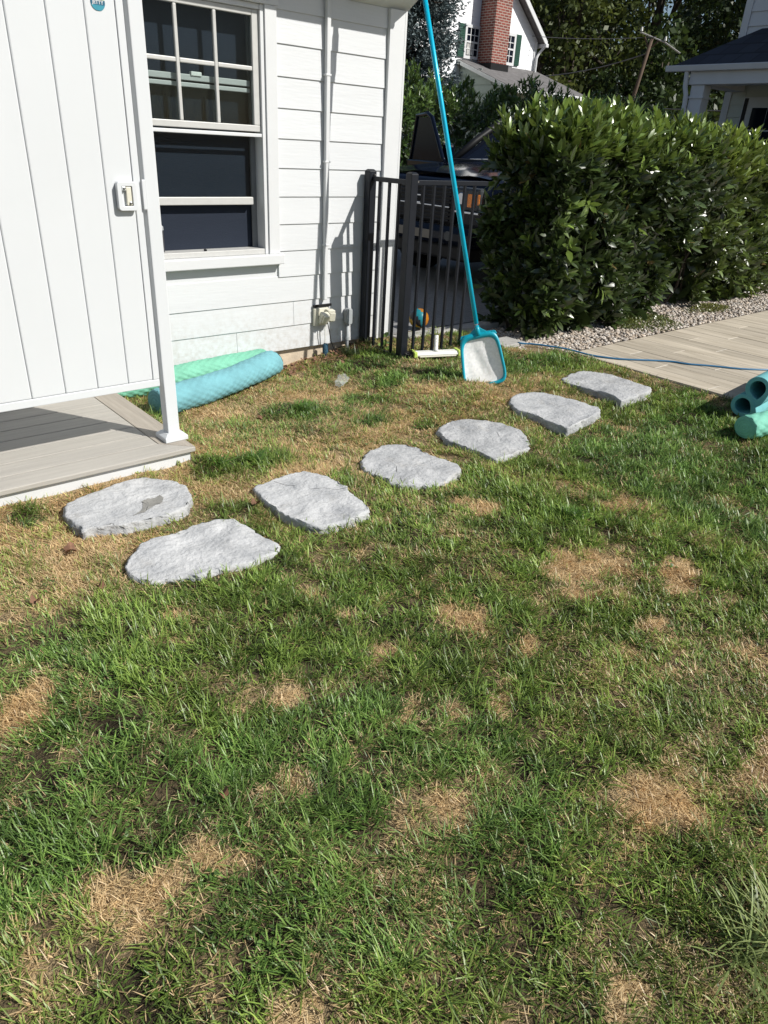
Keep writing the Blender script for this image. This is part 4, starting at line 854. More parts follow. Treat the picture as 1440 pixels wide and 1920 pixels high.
def hedge(name, label, box_, n_shoot, rng, parts=0, topcol=(.105, .155, .030), col=(.033, .054, .015), length=(.115, .18), inner=1500, group=None, wob=.14, zbase=.05, nl=(6, 11), gap=None, topvar=.2):
    x0, x1, y0, y1, zt_ = box_
    th = thing(name, label, 'hedge', ((x0+x1)/2, (y0+y1)/2, zbase), group)
    # points on the outer surface of a rounded box
    areas = {'f': (x1-x0)*zt_, 't': (x1-x0)*(y1-y0)*1.5, 'l': (y1-y0)*zt_*1.2, 'r': (y1-y0)*zt_*.5, 'b': (x1-x0)*zt_*.25}
    tot = sum(areas.values()); C_, A_, K_ = [], [], []
    for s, ar in areas.items():
        m_ = int(n_shoot*ar/tot); u = rng.random(m_); v = rng.random(m_); one = np.ones(m_)
        if s in 'fb':
            p = np.stack([x0+(x1-x0)*u, (y0 if s == 'f' else y1)*one, zbase+.04+(zt_-.04-zbase)*v], 1); a = np.array([0, -1. if s == 'f' else 1, .45])
        elif s == 't': p = np.stack([x0+(x1-x0)*u, y0+(y1-y0)*v, zt_*one], 1); a = np.array([0, 0, 1.])
        else: p = np.stack([(x0 if s == 'l' else x1)*one, y0+(y1-y0)*u, zbase+.04+(zt_-.04-zbase)*v], 1); a = np.array([-1. if s == 'l' else 1, 0, .45])
        # round the edges and make the surface billow
        cx_, cy_ = (x0+x1)/2, (y0+y1)/2
        e_ = .22
        for ax_, lo__, hi__ in ((0, x0, x1), (1, y0, y1)):
            dlo = np.clip(e_-(p[:, ax_]-lo__), 0, e_); dhi = np.clip(e_-(hi__-p[:, ax_]), 0, e_); dz = np.clip(e_-(zt_-p[:, 2]), 0, e_)
            if s == 't': p[:, 2] -= (dlo**2+dhi**2)/e_*.7
            else: p[:, ax_] += (dz*dlo-dz*dhi)/e_*.5
        wv = (vnoise(p[:, 0]+p[:, 2]*.7, p[:, 1]+p[:, 2]*.9, 2.2, 8)-.5)*wob*2+(vnoise(p[:, 0]*1.3+p[:, 2], p[:, 1]-p[:, 2], 6, 9)-.5)*wob*.9
        out = norm(a*np.array([1, 1, 0.001 if s != 't' else 1]))
        p = p+out*wv[:, None]-out*(rng.random((m_, 1))**2*.10)
        if s != 't': p -= out*(sstep(.55, .0, p[:, 2])*.16)[:, None]
        else: p[:, 2] += (vnoise(p[:, 0], p[:, 1], 3.1, 15)-.5)*topvar
        C_.append(p); A_.append(norm(a+rng.normal(0, .6, (m_, 3)))); K_.append(np.full(m_, s == 't') | (p[:, 2] > zt_-.22))
    C_, A_, K_ = np.concatenate(C_), np.concatenate(A_), np.concatenate(K_)
    if gap is not None:
        kp = ~gap(C_); C_, A_, K_ = C_[kp], A_[kp], K_[kp]
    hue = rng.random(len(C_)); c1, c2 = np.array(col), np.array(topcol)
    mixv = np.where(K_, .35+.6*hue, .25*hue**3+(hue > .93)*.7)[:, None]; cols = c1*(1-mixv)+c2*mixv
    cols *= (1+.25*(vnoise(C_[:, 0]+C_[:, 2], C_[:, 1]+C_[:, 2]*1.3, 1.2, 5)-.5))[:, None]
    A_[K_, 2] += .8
    # long new sprigs standing above the trimmed top
    ns = int(len(C_)*.10); tp = np.where(K_ & (C_[:, 2] > zt_-.15))[0]
    if len(tp):
        tp = rng.choice(tp, min(ns, len(tp)), replace=False); C2 = C_[tp]+np.array([0, 0, .11])+rng.normal(0, .03, (len(tp), 3)); A2 = norm(np.array([0, 0, 1.])+rng.normal(0, .25, (len(tp), 3)))
        C_ = np.concatenate([C_, C2]); A_ = np.concatenate([A_, A2]); cols = np.concatenate([cols, c2*rng.uniform(.8, 1.35, (len(tp), 1))])
    P, D, N_, L, Wd, Cc = shoots(C_, A_, rng, length=length, cols=cols, nl=nl)
    dead = rng.random(len(P)) < .004; Cc[dead] = np.array((.15, .11, .04))*rng.uniform(.5, 1.2, (dead.sum(), 1))
    # inner leaves so that no light falls straight through
    pi_ = np.stack([rng.uniform(x0+.1, x1-.1, inner), rng.uniform(y0+.12, y1-.1, inner), rng.uniform(zbase+.1, zt_-.12, inner)], 1)
    if gap is not None: pi_ = pi_[~gap(pi_)]
    ni = len(pi_); P = np.concatenate([P, pi_]); D = np.concatenate([D, rng.normal(0, 1, (ni, 3))]); N_ = np.concatenate([N_, rng.normal(0, 1, (ni, 3))])
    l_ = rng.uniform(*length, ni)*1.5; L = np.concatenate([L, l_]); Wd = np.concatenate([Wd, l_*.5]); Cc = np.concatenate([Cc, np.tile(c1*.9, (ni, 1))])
    V, T, Q = leaf_mesh_arrays(P, D, N_, L, Wd)
    sel = np.zeros(len(P), bool)
    if parts:                                                  # the leaves that show largest are parts of their own
        d = np.linalg.norm(P-np.array([0, 0, 1.55]), axis=1); front = (P[:, 1] < y0+.02) | (P[:, 0] < x0+.02)
        sc_ = L/d*np.where(front & (P[:, 2] > .3), 1, .3); order = np.argsort(-sc_)[:parts]; sel[order] = True
    def emit(mask):
        id_ = np.where(mask)[0]; v = V[id_]; t, q = T.reshape(-1, 4, 3)[id_]-id_[:, None, None]*8, Q.reshape(-1, 2, 4)[id_]-id_[:, None, None]*8
        k = (np.arange(len(id_))*8)[:, None, None]; return v.reshape(-1, 3), (t+k).reshape(-1, 3), (q+k).reshape(-1, 4), np.repeat(Cc[id_], 8, 0)
    v, t, q, c = emit(~sel); fo_ = np_obj('foliage', v, t, q, M['laurel'], c, th); tag(fo_, kind='stuff')
    w = wloc(th)
    for i_ in np.where(sel)[0]:
        v = V[i_]-P[i_]; me_ = np_obj('leaf', v, T.reshape(-1, 4, 3)[0], Q.reshape(-1, 2, 4)[0], M['laurel'], np.repeat(Cc[i_:i_+1], 8, 0)); me_.parent = th; me_.location = Vector(P[i_])-w
    # woody stems
    sb = B(); rs_ = random.Random(int(x0*10))
    for i_ in range(int((x1-x0)*7)):
        x = rs_.uniform(x0+.15, x1-.15); y = rs_.uniform(y0+.25, y1-.2); pts = [Vector((x, y, 0))]
        for k_ in range(5): pts.append(pts[-1]+Vector((rs_.uniform(-.12, .12), rs_.uniform(-.10, .06), (zt_-.2)/5)))
        sb.tube(pts, [.014, .012, .01, .008, .006, .004], 5)
    sb.build('stems', M['bark'], th)['kind'] = 'stuff'; return th
rngH = np.random.default_rng(21)
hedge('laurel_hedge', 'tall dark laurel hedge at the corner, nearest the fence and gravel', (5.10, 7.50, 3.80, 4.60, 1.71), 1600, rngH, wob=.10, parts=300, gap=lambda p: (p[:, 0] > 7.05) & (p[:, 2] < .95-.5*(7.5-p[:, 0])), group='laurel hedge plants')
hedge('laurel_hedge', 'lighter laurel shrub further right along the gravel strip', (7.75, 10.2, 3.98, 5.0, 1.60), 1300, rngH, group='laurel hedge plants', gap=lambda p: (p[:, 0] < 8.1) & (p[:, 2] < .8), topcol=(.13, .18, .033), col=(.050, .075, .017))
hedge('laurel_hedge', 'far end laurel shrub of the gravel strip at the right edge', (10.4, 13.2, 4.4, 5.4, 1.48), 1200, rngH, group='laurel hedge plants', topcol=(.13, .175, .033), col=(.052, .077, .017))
hedge('laurel_hedge', 'tall laurel screen behind the parked truck', (9.0, 19.0, 11.0, 12.3, 2.35), 3600, rngH, topcol=(.08, .13, .03), col=(.04, .075, .018), length=(.10, .17), inner=3000, topvar=.9, nl=(6, 9))

# ------------------------------------------------------------------ trees
def leafcards(P, size, rng, cols, asp=.6, flat=None):
    n = len(P); D = norm(rng.normal(0, 1, (n, 3))); A = norm(np.cross(D, rng.normal(0, 1, (n, 3)))); s = size*rng.uniform(.6, 1.3, (n, 1))
    V = np.stack([P-D*s, P+A*s*asp-D*s*.1, P+D*s, P-A*s*asp+D*s*.1], 1); k = (np.arange(n)*4)[:, None]
    return V.reshape(-1, 3), np.array([[0, 1, 2, 3]])+k, np.repeat(cols, 4, 0)
def broad_tree(label, x, y, h, r, z0, rng, n=9000, size=.16, c1=(.013, .026, .009), c2=(.040, .068, .016), group='trees behind the houses', clumps=70):
    t = thing('broadleaf_tree', label, 'tree', (x, y, 0), group)
    cc = norm(rng.normal(0, 1, (clumps, 3)))*(rng.random((clumps, 1))**.45); cz = (h+z0)/2; cc = cc*np.array([r, r, (h-z0)/2])+np.array([x, y, cz])
    tr = B(); lean = Vector((rng.uniform(-.4, .4), rng.uniform(-.4, .4), 0))
    tr.tube([(x, y, -.1), Vector((x, y, z0*.6))+lean*.4, Vector((x, y, cz))+lean, Vector((x, y, h*.9))+lean], [r*.075, r*.06, r*.04, .04], 8)
    for c_ in cc[::4]:
        b0_ = Vector((x, y, rng.uniform(z0*.7, cz)))+lean*.5; c_ = Vector(c_); tr.tube([b0_, b0_.lerp(c_, .5)+Vector((0, 0, .3)), c_], [r*.025, r*.016, r*.006], 5)
    tr.build('trunk', M['bark'], t, smooth=True)
    k = rng.integers(0, clumps, n); rc = r*rng.uniform(.16, .34, clumps)
    P = cc[k]+norm(rng.normal(0, 1, (n, 3)))*(rng.random((n, 1))**.4)*rc[k][:, None]*np.array([1, 1, .75])
    q = rng.random((n, 1))*.7+rng.random(clumps)[k][:, None]*.5; q = np.clip(q, 0, 1); cols = np.array(c1)*(1-q)+np.array(c2)*q
    V, Q, Cc = leafcards(P, size, rng, cols); np_obj('crown', V, None, Q, M['tree'], Cc, t)['kind'] = 'stuff'
    return t
rngT = np.random.default_rng(5)
def at_az(az, d): return d*math.sin(rad(az)), d*math.cos(rad(az))
TR = [(39.5, 40, 15, 5.5, .6, 'yellow green tree peeking between the house eave and the spruce', (.05, .07, .012), (.14, .17, .03)),
      (49.5, 46, 17, 6.5, .3, 'dark broadleaf tree right behind the white gable house', None, None),
      (52.5, 38, 13, 4.2, .2, 'olive broadleaf tree left of the utility pole', (.03, .045, .010), (.085, .11, .022)),
      (51.8, 50, 19, 5.0, 1.2, 'tall dark tree behind the utility pole', None, None),
      (57.6, 42, 15, 3.6, 3.4, 'tree with sky showing through its crown, left of the porch roof', None, None),
      (64.2, 46, 16, 5.0, .5, 'broad dark tree above the porch roof', None, None),
      (59.0, 36, 6.2, 3.2, .0, 'low dark bushy tree behind the porch gutter end', None, None),
      (67.5, 40, 14, 6.0, .2, 'tree seen under the porch roof at the right', None, None),
      (55.5, 37, 5.5, 3.0, .0, 'low thicket tree at the foot of the utility pole', None, None),
      (51.0, 33, 4.2, 2.2, .0, 'pale shrubby tree beside the neighbouring lean-to', (.03, .045, .012), (.11, .13, .035))]
for az, d, h, r, z0, lab, c1, c2 in TR:
    x, y = at_az(az, d); kw = {}
    if c1: kw = dict(c1=c1, c2=c2)
    broad_tree(lab, x, y, h, r, z0, rngT, n=int(4200 if z0 > 3 else 9500 if h > 8 else 5500), size=.135, clumps=int(38 if z0 > 3 else 75 if h > 8 else 40), **kw)
# the wood further back reads as one mass
n = 15000; az = RNG.uniform(36, 72, n); d = RNG.uniform(56, 70, n); z = RNG.random(n)**.8*(11+4*vnoise(az*.35, az*0, 1, 3)); k_ = ~((az > 55.0) & (az < 58.6) & (z > 8.0)); az, d, z = az[k_], d[k_], z[k_]
P = np.stack([d*np.sin(np.radians(az)), d*np.cos(np.radians(az)), z], 1); q = RNG.random((len(P), 1))
V, Q, Cc = leafcards(P, .42, RNG, np.array((.010, .020, .008))*(1-q)+np.array((.030, .052, .015))*q)
wd = np_obj('far_woodland', V, None, Q, M['tree'], Cc); tag(wd, 'dark far woodland closing the view behind the houses', 'woodland', kind='stuff')
# blue spruce
def spruce(x, y, h, r, rng):
    t = thing('spruce_tree', 'blue grey spruce left of the white gable house', 'tree', (x, y, 0))
    B().tube([(x, y, 0), (x, y, h*.5), (x, y, h)], [.16, .09, .02], 8).build('trunk', M['bark'], t)
    P, D, Cc = [], [], []; bb = B(); z = .5
    while z < h-.3:
        rad_ = r*(1-z/h)**.8; nb = 12
        for j in range(nb):
            a = rng.uniform(0, 6.28); L_ = rad_*rng.uniform(.75, 1.15); d = np.array([math.cos(a), math.sin(a), -.12]); tip = np.array([x, y, z])+d*L_+np.array([0, 0, .12*L_])
            bb.tube([(x, y, z), tuple(np.array([x, y, z])+d*L_*.6), tuple(tip)], [.02, .012, .005], 4)
            m_ = int(20+45*L_); f = rng.random(m_)**.6; base = np.array([x, y, z])+d*L_*f[:, None]+rng.normal(0, .09, (m_, 3))*(.5+f[:, None]); base[:, 2] += .12*L_*f**2
            for q in range(3):
                P.append(base); dd_ = d*1.0+rng.normal(0, .55, (m_, 3)); D.append(dd_)
                cc = np.array((.045, .062, .062))*(1-f[:, None])+np.array((.13, .17, .175))*f[:, None]; Cc.append(cc*rng.uniform(.6, 1.25, (m_, 1)))
        z += .17
    bb.build('branches', M['bark'], t)['kind'] = 'stuff'
    P, D, Cc = np.concatenate(P), norm(np.concatenate(D)), np.concatenate(Cc); n = len(P); S = norm(np.cross(D, rng.normal(0, 1, (n, 3)))); l_ = rng.uniform(.07, .15, (n, 1))
    V = np.stack([P, P+D*l_*.5+S*.018, P+D*l_, P+D*l_*.5-S*.018], 1); Q = np.arange(n*4).reshape(n, 4)
    np_obj('needles', V.reshape(-1, 3), None, Q, M['needle'], np.repeat(Cc, 4, 0), t)['kind'] = 'stuff'
sx, sy = at_az(41.6, 22.5); spruce(sx, sy, 11.5, 1.75, np.random.default_rng(3))

# ------------------------------------------------------------------ neighbouring white gable house with chimney
nb = thing('gable_house', 'white two storey gable house with brick chimney and green shutters', 'house', (21.5, 20, 0))
GY = 20.0; gxl, gxr = 17.2, 23.95
ridge = (20.55, 7.9)
B().prism([(gxl, GY, 0), (gxr, GY, 0), (gxr, GY, 5.15), (ridge[0], GY, ridge[1]), (gxl, GY, 5.15)], (0, 9, 0)).build('wall', M['clap'], nb)
for sgn, xe in ((-1, gxl-.2), (1, gxr+.22)):
    ze = 5.0; B().prism([(xe, GY-.28, ze), (ridge[0], GY-.28, ridge[1]+.12), (ridge[0], GY-.28, ridge[1]+.26), (xe, GY-.28, ze+.15)], (0, 9.5, 0)).build('roof', M['roof_grey'], nb)
    B().prism([(xe, GY-.31, ze-.06), (ridge[0], GY-.31, ridge[1]+.05), (ridge[0], GY-.31, ridge[1]+.24), (xe, GY-.31, ze+.12)], (0, .028, 0)).build('rake_board', M['white'], nb)
B().box(gxr+.10, GY-.35, 4.93, gxr+.26, GY+9, 5.05).build('gutter', M['white'], nb, bevel=.02)
B().tube([(gxr+.16, GY-.25, 4.95), (gxr+.04, GY-.12, 4.75), (gxr-.04, GY-.10, 4.6), (gxr-.04, GY-.10, 3.0)], .045, 8).build('downspout', M['white'], nb)
B().box(gxr-.12, GY-.03, 0, gxr+.01, GY-.002, 5.1).build('corner_board', M['white'], nb)
def small_window(xa, xb, za, zb, par, y, rows=4, cols=3, fm='white'):
    w = B().box(xa-.09, y-.05, za-.09, xb+.09, y-.002, za).build('window', M['white'], par)
    for a in ((xa-.09, zb, xb+.09, zb+.09), (xa-.09, za, xa, zb), (xb, za, xb+.09, zb)): B().box(a[0], y-.05, a[1], a[2], y-.002, a[3]).build('frame', M['white'], w)
    B().box(xa, y-.02, za, xb, y-.012, zb).build('pane', M['darkglass'], w)
    B().box(xa, y-.045, (za+zb)/2-.025, xb, y-.021, (za+zb)/2+.025).build('meeting_rail', M['white'], w)
    for i in range(1, cols): x = xa+(xb-xa)*i/cols; B().box(x-.012, y-.035, za, x+.012, y-.0215, zb).build('muntin', M['white'], w)
    for i in range(1, rows):
        if i*2 == rows: continue
        z = za+(zb-za)*i/rows; B().box(xa, y-.0345, z-.012, xb, y-.022, z+.012).build('muntin', M['white'], w)
    return w
w_ = small_window(20.27, 20.83, 4.33, 5.12, nb, GY); B().box(20.33, GY-.0215, 4.36, 20.62, GY-.0205, 4.70).build('curtain', mat('pale_curtain', (.5, .5, .48), .9, var=.4, scale=9), w_)
small_window(22.1, 22.66, 4.33, 5.12, nb, GY)
for xa, xb in ((19.90, 20.17), (22.76, 23.03)):
    s_ = B().box(xa, GY-.05, 4.27, xb, GY-.003, 5.2).build('shutter', M['green_shutter'], nb)
    for i in range(14): B().box(xa+.03, GY-.058, 4.31+.062*i, xb-.03, GY-.051, 4.345+.062*i).build('louvre', M['green_shutter'], s_)
ch = B().box(20.86, 19.3, 4.15, 21.63, 19.99, 9).build('chimney', M['brick'], nb, boxuv=True); B().box(20.80, 19.24, 3.5, 21.69, 19.989, 4.149).build('chimney_flashing', M['blackpl'], ch)
# lean-to wing in front of the gable
xa, xb, yf_ = 20.1, 23.95, 17.8
rf_ = B().prism([(xa-.15, GY-.005, 4.08), (xa-.15, yf_-.3, 3.26), (xa-.15, yf_-.3, 3.36), (xa-.15, GY-.005, 4.20)], (xb-xa+.3, 0, 0)).build('lean_to_roof', M['roof_grey'], nb)
B().prism([(xa, GY-.01, 0), (xa, yf_, 0), (xa, yf_, 3.3), (xa, GY-.01, 4.07)], (xb-xa, 0, 0)).build('lean_to_wall', M['greensiding'], nb)
for i in range(7):
    z = 2.2+.25*i; B().box(xa-.02, yf_+.02+max(0, (z-3.1)*1.9), z, xa-.001, GY-.012, z+.21).build('lean_to_board', M['greensiding'], nb)
B().box(xa-.15, yf_-.42, 3.20, xb+.15, yf_-.301, 3.33).build('lean_to_gutter', M['white'], rf_, bevel=.02); B().prism([(xa-.175, GY-.02, 4.06), (xa-.175, yf_-.3, 3.24), (xa-.175, yf_-.3, 3.34), (xa-.175, GY-.02, 4.18)], (.024, 0, 0)).build('lean_to_rake', M['soffit'], rf_)

# ------------------------------------------------------------------ porch house on the right
ph = thing('porch_house', 'shaded pale house with columned porch and dark roof at the right', 'house', (14, 6.5, 0))
HX = 14.5; HY = 7.5
B().box(HX, -2, 0, 22, HY, 8).build('wall', M['porchwall'], ph)
for i in range(9):
    z = .9+.2*i; B().prism([(HX-.002, 7.13, z), (HX-.022, 7.13, z), (HX-.008, 7.13, z+.195), (HX-.002, 7.13, z+.195)], (0, .255, 0)).build('siding_board', M['porchwall'], ph)
for i in range(8):
    z = 3.05+.215*i; B().prism([(HX-.002, 3.0, z), (HX-.025, 3.0, z), (HX-.008, 3.0, z+.21), (HX-.002, 3.0, z+.21)], (0, 4.38, 0)).build('siding_board', M['porch'], ph)
B().box(HX-.035, 7.386, 0, HX-.0025, HY+.01, 2.70).build('corner_board', M['porch'], ph); B().box(HX-.035, 7.386, 3.0, HX-.0025, HY+.01, 8).build('corner_board', M['porch'], ph)
B().prism([(HX-.006, 7.07, 3.6), (HX-.05, 5.6, 4.55), (HX-.05, 5.6, 4.50), (HX-.006, 7.07, 3.55)], (-.03, 0, 0)).build('service_cable', M['blackpl'], ph)
# door with glazed lights
dr_ = B().box(HX-.05, 5.9, .4, HX-.0021, 7.12, 2.62).build('door', M['porch'], ph); B().box(HX-.056, 7.03, .4, HX-.0505, 7.10, 2.60).build('door_gap', M['blackpl'], dr_)
for i in range(3):
    for j in range(4): B().box(HX-.07, 6.10+.28*i, 1.0+.37*j, HX-.0505, 6.36+.28*i, 1.34+.37*j).build('pane', M['darkglass'], dr_)
# porch roof: hipped, with gutter, beam, corner column
EX, EZ, EY = 13.0, 2.98, 7.82
rfp = B().add([(EX, EY, EZ), (EX, -2, EZ), (HX, -2, 3.66), (HX, 7.12, 3.66), (HX, EY, EZ), (EX, EY, EZ-.05), (EX, -2, EZ-.05), (HX, -2, EZ-.05), (HX, EY, EZ-.05)],
     [(0, 1, 2, 3), (0, 3, 4), (5, 8, 7, 6), (0, 5, 6, 1), (0, 4, 8, 5)]).build('roof', M['roof_dark'], ph, boxuv='top')
B().prism([(EX-.10, EY+.06, EZ), (EX-.08, EY+.06, EZ-.09), (EX, EY+.06, EZ-.09), (EX, EY+.06, EZ)], (0, -9.8, 0)).build('gutter', M['porch'], ph, bevel=.012)
B().box(EX+.01, -2, 2.70, EX+.30, 7.45, 2.925).build('beam', M['porch'], ph, bevel=.008); B().box(EX+.30, 7.16, 2.70, HX-.04, 7.45, 2.925).build('beam', M['porch'], ph, bevel=.008)
B().box(EX+.31, -2, 2.89, HX-.04, 7.15, 2.92).build('porch_ceiling', M['porchwall'], ph)
cl = B().box(EX+.04, 7.16, .3, EX+.28, 7.40, 2.699).build('column', M['porch'], ph, bevel=.01); B().box(EX+.02, 7.14, 2.50, EX+.30, 7.42, 2.53).build('column_band', M['porch'], cl)
B().tube([(EX-.02, 7.50, 2.90), (EX-.01, 7.48, 2.66), (EX-.005, 7.44, 2.55), (EX, 7.43, 2.42), (EX, 7.43, .3)], .04, 8).build('downspout', M['porch'], ph)
B().box(EX-.1, -2, 0, HX, 7.6, .35).build('porch_floor', M['cement'], ph)

# ------------------------------------------------------------------ utility pole and wires
up = thing('utility_pole', 'weathered leaning utility pole with crossarm in front of the dark trees', 'utility pole', (25.0, 16.4, 0))
B().tube([(25.0, 16.45, 0), (25.13, 16.38, 3.3), (25.28, 16.15, 5.15)], [.085, .07, .055], 10).build('pole', M['polewood'], up, smooth=True)
B().tube([(25.05, 16.5, 5.33), (25.52, 15.78, 5.05), (25.8, 15.31, 4.75)], .024, 6).build('crossarm', M['cement'], up)
B().tube([(25.28, 16.2, 4.85), (25.40, 15.95, 5.1)], .03, 5).build('brace', M['polewood'], up); B().tube([(25.26, 16.2, 4.85), (25.14, 16.35, 5.2)], .03, 5).build('brace', M['polewood'], up)
for q in ((25.07, 16.47, 5.36), (25.52, 15.78, 5.1)): B().tube([q, (q[0], q[1], q[2]+.12)], [.045, .03], 8).build('insulator', M['whitepl'], up)
def wire(lab, pts, r=.012):
    o = thing('overhead_wire', lab, 'wire', pts[0]); B().tube(pts, r, 4).build('cable', M['wire'], o)
def sagline(a, b, sag, n=14): a, b = Vector(a), Vector(b); return [a.lerp(b, i/n)-Vector((0, 0, sag*4*(i/n)*(1-i/n))) for i in range(n+1)]
wire('pale overhead wire sagging from utility pole to the gable house', sagline((25.2, 16.2, 4.72), (24.3, 24.0, 4.4), .45), .018)
wire('dark wire crossing behind the porch column', sagline((25.0, 17.3, 3.2), (23.5, 8.0, 3.0), .12), .015)
wire('thin wire running up from the utility pole crossarm', sagline((25.3, 16.0, 5.2), (22.0, 24.0, 5.9), .3), .010)

# ------------------------------------------------------------------ small plants
def moss(name, lab, cx_, cy_, rx, ry, n, rng, c1, c2, h=.05):
    a = rng.uniform(0, 6.28, n); q = np.sqrt(rng.random(n))*(.55+.75*vnoise(a*1.6, a*0, 1, int(cx_*7)))+np.abs(rng.normal(0, .06, n)); P = np.stack([cx_+rx*q*np.cos(a), cy_+ry*q*np.sin(a), np.zeros(n)], 1); P[:, 2] = .055+h*np.clip(1-q**2, .08, 1)*rng.random(n)**.6
    D = norm(rng.normal(0, 1, (n, 3))+np.array([0, 0, .8])); L = rng.uniform(.014, .03, n); m_ = rng.random((n, 1)); V, T, Q = leaf_mesh_arrays(P, D, rng.normal(0, 1, (n, 3)), L, L*.5)
    t = thing(name, lab, 'plant', (cx_, cy_, .05)); np_obj('foliage', V.reshape(-1, 3), T, Q, M['laurel'], np.repeat(np.array(c1)*(1-m_)+np.array(c2)*m_, 8, 0), t)['kind'] = 'stuff'
rM = np.random.default_rng(8)
moss('ground_cover_plant', 'low olive ground cover clump on the gravel under the near hedge', 6.75, 3.82, .52, .24, 3800, rM, (.06, .09, .02), (.17, .19, .05), .09)
moss('ground_cover_plant', 'small yellowish weed patch further along the gravel', 8.2, 3.85, .38, .17, 1800, rM, (.10, .12, .03), (.22, .22, .06), .06)
wp = thing('weed_seedling', 'young weed with pale round leaves at the foot of the fence', 'weed', (3.72, 4.30, .04))
B().tube([(3.72, 4.30, .02), (3.73, 4.28, .10), (3.72, 4.27, .19)], .003, 5).build('stem', M['stem'], wp)
n = 9; rW = np.random.default_rng(4); P = np.array([[3.72+rW.normal(0, .008), 4.285, .06+.015*i] for i in range(n)]); D = norm(rW.normal(0, 1, (n, 3))+np.array([.2, -.5, .2])); L = rW.uniform(.045, .075, n)
V, T, Q = leaf_mesh_arrays(P, D, np.tile([0, -.3, 1.], (n, 1))+rW.normal(0, .2, (n, 3)), L, L*.75)
np_obj('leaves', V.reshape(-1, 3), T, Q, M['laurel'], np.repeat(np.array([[.16, .26, .06]])*rW.uniform(.7, 1.2, (n, 1)), 8, 0), wp)
rb_ = thing('twiggy_shrub', 'wispy shrub with upright twigs in front of the porch', 'shrub', (12.6, 5.9, 0))
tw = B(); rT = random.Random(4); P, D = [], []
for i in range(46):
    x, y = 12.6+rT.uniform(-.7, .9), 6.0+rT.uniform(-.6, .5); h = rT.uniform(1.2, 1.72); pts = [(x, y, .3), (x+rT.uniform(-.1, .1), y+rT.uniform(-.1, .1), h*.6), (x+rT.uniform(-.35, .35), y+rT.uniform(-.3, .3), h)]
    tw.tube(pts, [.012, .008, .004], 4)
    for k in range(60):
        f_ = rT.random()**.7; a = Vector(pts[1]).lerp(Vector(pts[2]), f_) if rT.random() < .75 else Vector(pts[0]).lerp(Vector(pts[1]), f_); P.append(a); D.append((rT.gauss(0, 1), rT.gauss(0, 1), rT.gauss(.6, 1)))
tw.build('twigs', M['bark'], rb_)
P = np.array(P); D = np.array(D); L = np.random.default_rng(2).uniform(.03, .06, len(P)); V, T, Q = leaf_mesh_arrays(P, D, np.random.default_rng(3).normal(0, 1, (len(P), 3)), L, L*.45)
np_obj('foliage', V.reshape(-1, 3), T, Q, M['laurel'], np.repeat(np.array([[.05, .075, .02]])*np.random.default_rng(1).uniform(.5, 1.6, (len(P), 1)), 8, 0), rb_)['kind'] = 'stuff'
# fallen leaves
LV = [(2.13, 3.589, 0.030, 'rust brown fallen leaf on the dry grass behind the stones'), (1.506, 2.593, 0.028, 'orange red fallen leaf between two flagstones'), (.682, 2.648, 0.041, 'curled brown leaf at the left corner of the stained flagstone'),
      (.464, 2.371, 0.025, 'small pinkish fallen leaf in the grass at the left edge'), (.575, 1.209, 0.019, 'small red leaf lying in the green grass in the foreground'), (.677, 2.322, 0.022, 'pale tan leaf left of the nearest flagstone')]
for x, y, s, lab in LV:
    rows = []; rg = random.Random(int(x*100)); a0_ = rg.uniform(0, 6)
    ou = []
    for i in range(14):
        t = 2*math.pi*i/14; R_ = s*(.55+.45*abs(math.cos(t)))*(1+.2*math.sin(5*t)); ou.append((x+R_*math.cos(t+a0_)*.8, y+R_*math.sin(t+a0_)*.8, float(hz(x, y))+.035+.014*math.cos(2*t)+rg.uniform(-.003, .003)))
    c_ = (x, y, float(hz(x, y))+.028); o = B().add(ou+[c_], [(i, (i+1) % 14, 14) for i in range(14)]).build('fallen_leaf', M['leafdead'], loc=(x, y, float(hz(x, y)))); tag(o, lab, 'leaf', 'fallen leaves on the lawn')
lit = B(); rg = random.Random(12)
for i in range(170):
    x = rg.uniform(2.75, 3.7); y = 4.5-abs(rg.gauss(0, .13)); z = float(hz(x, y))+rg.uniform(.005, .03); s = rg.uniform(.012, .032); a = rg.uniform(0, 6.28); u = Vector((math.cos(a), math.sin(a), rg.uniform(-.4, .4)))*s; w = Vector((-math.sin(a), math.cos(a), rg.uniform(-.4, .4)))*s*.5
    lit.add([Vector((x, y, z))-u, Vector((x, y, z))+w, Vector((x, y, z+.006))+u, Vector((x, y, z))-w], [(0, 1, 2, 3)])
o = lit.build('leaf_litter', M['leafdead']); tag(o, 'brown leaf litter along the foundation near the outlet', 'leaf litter', kind='stuff')

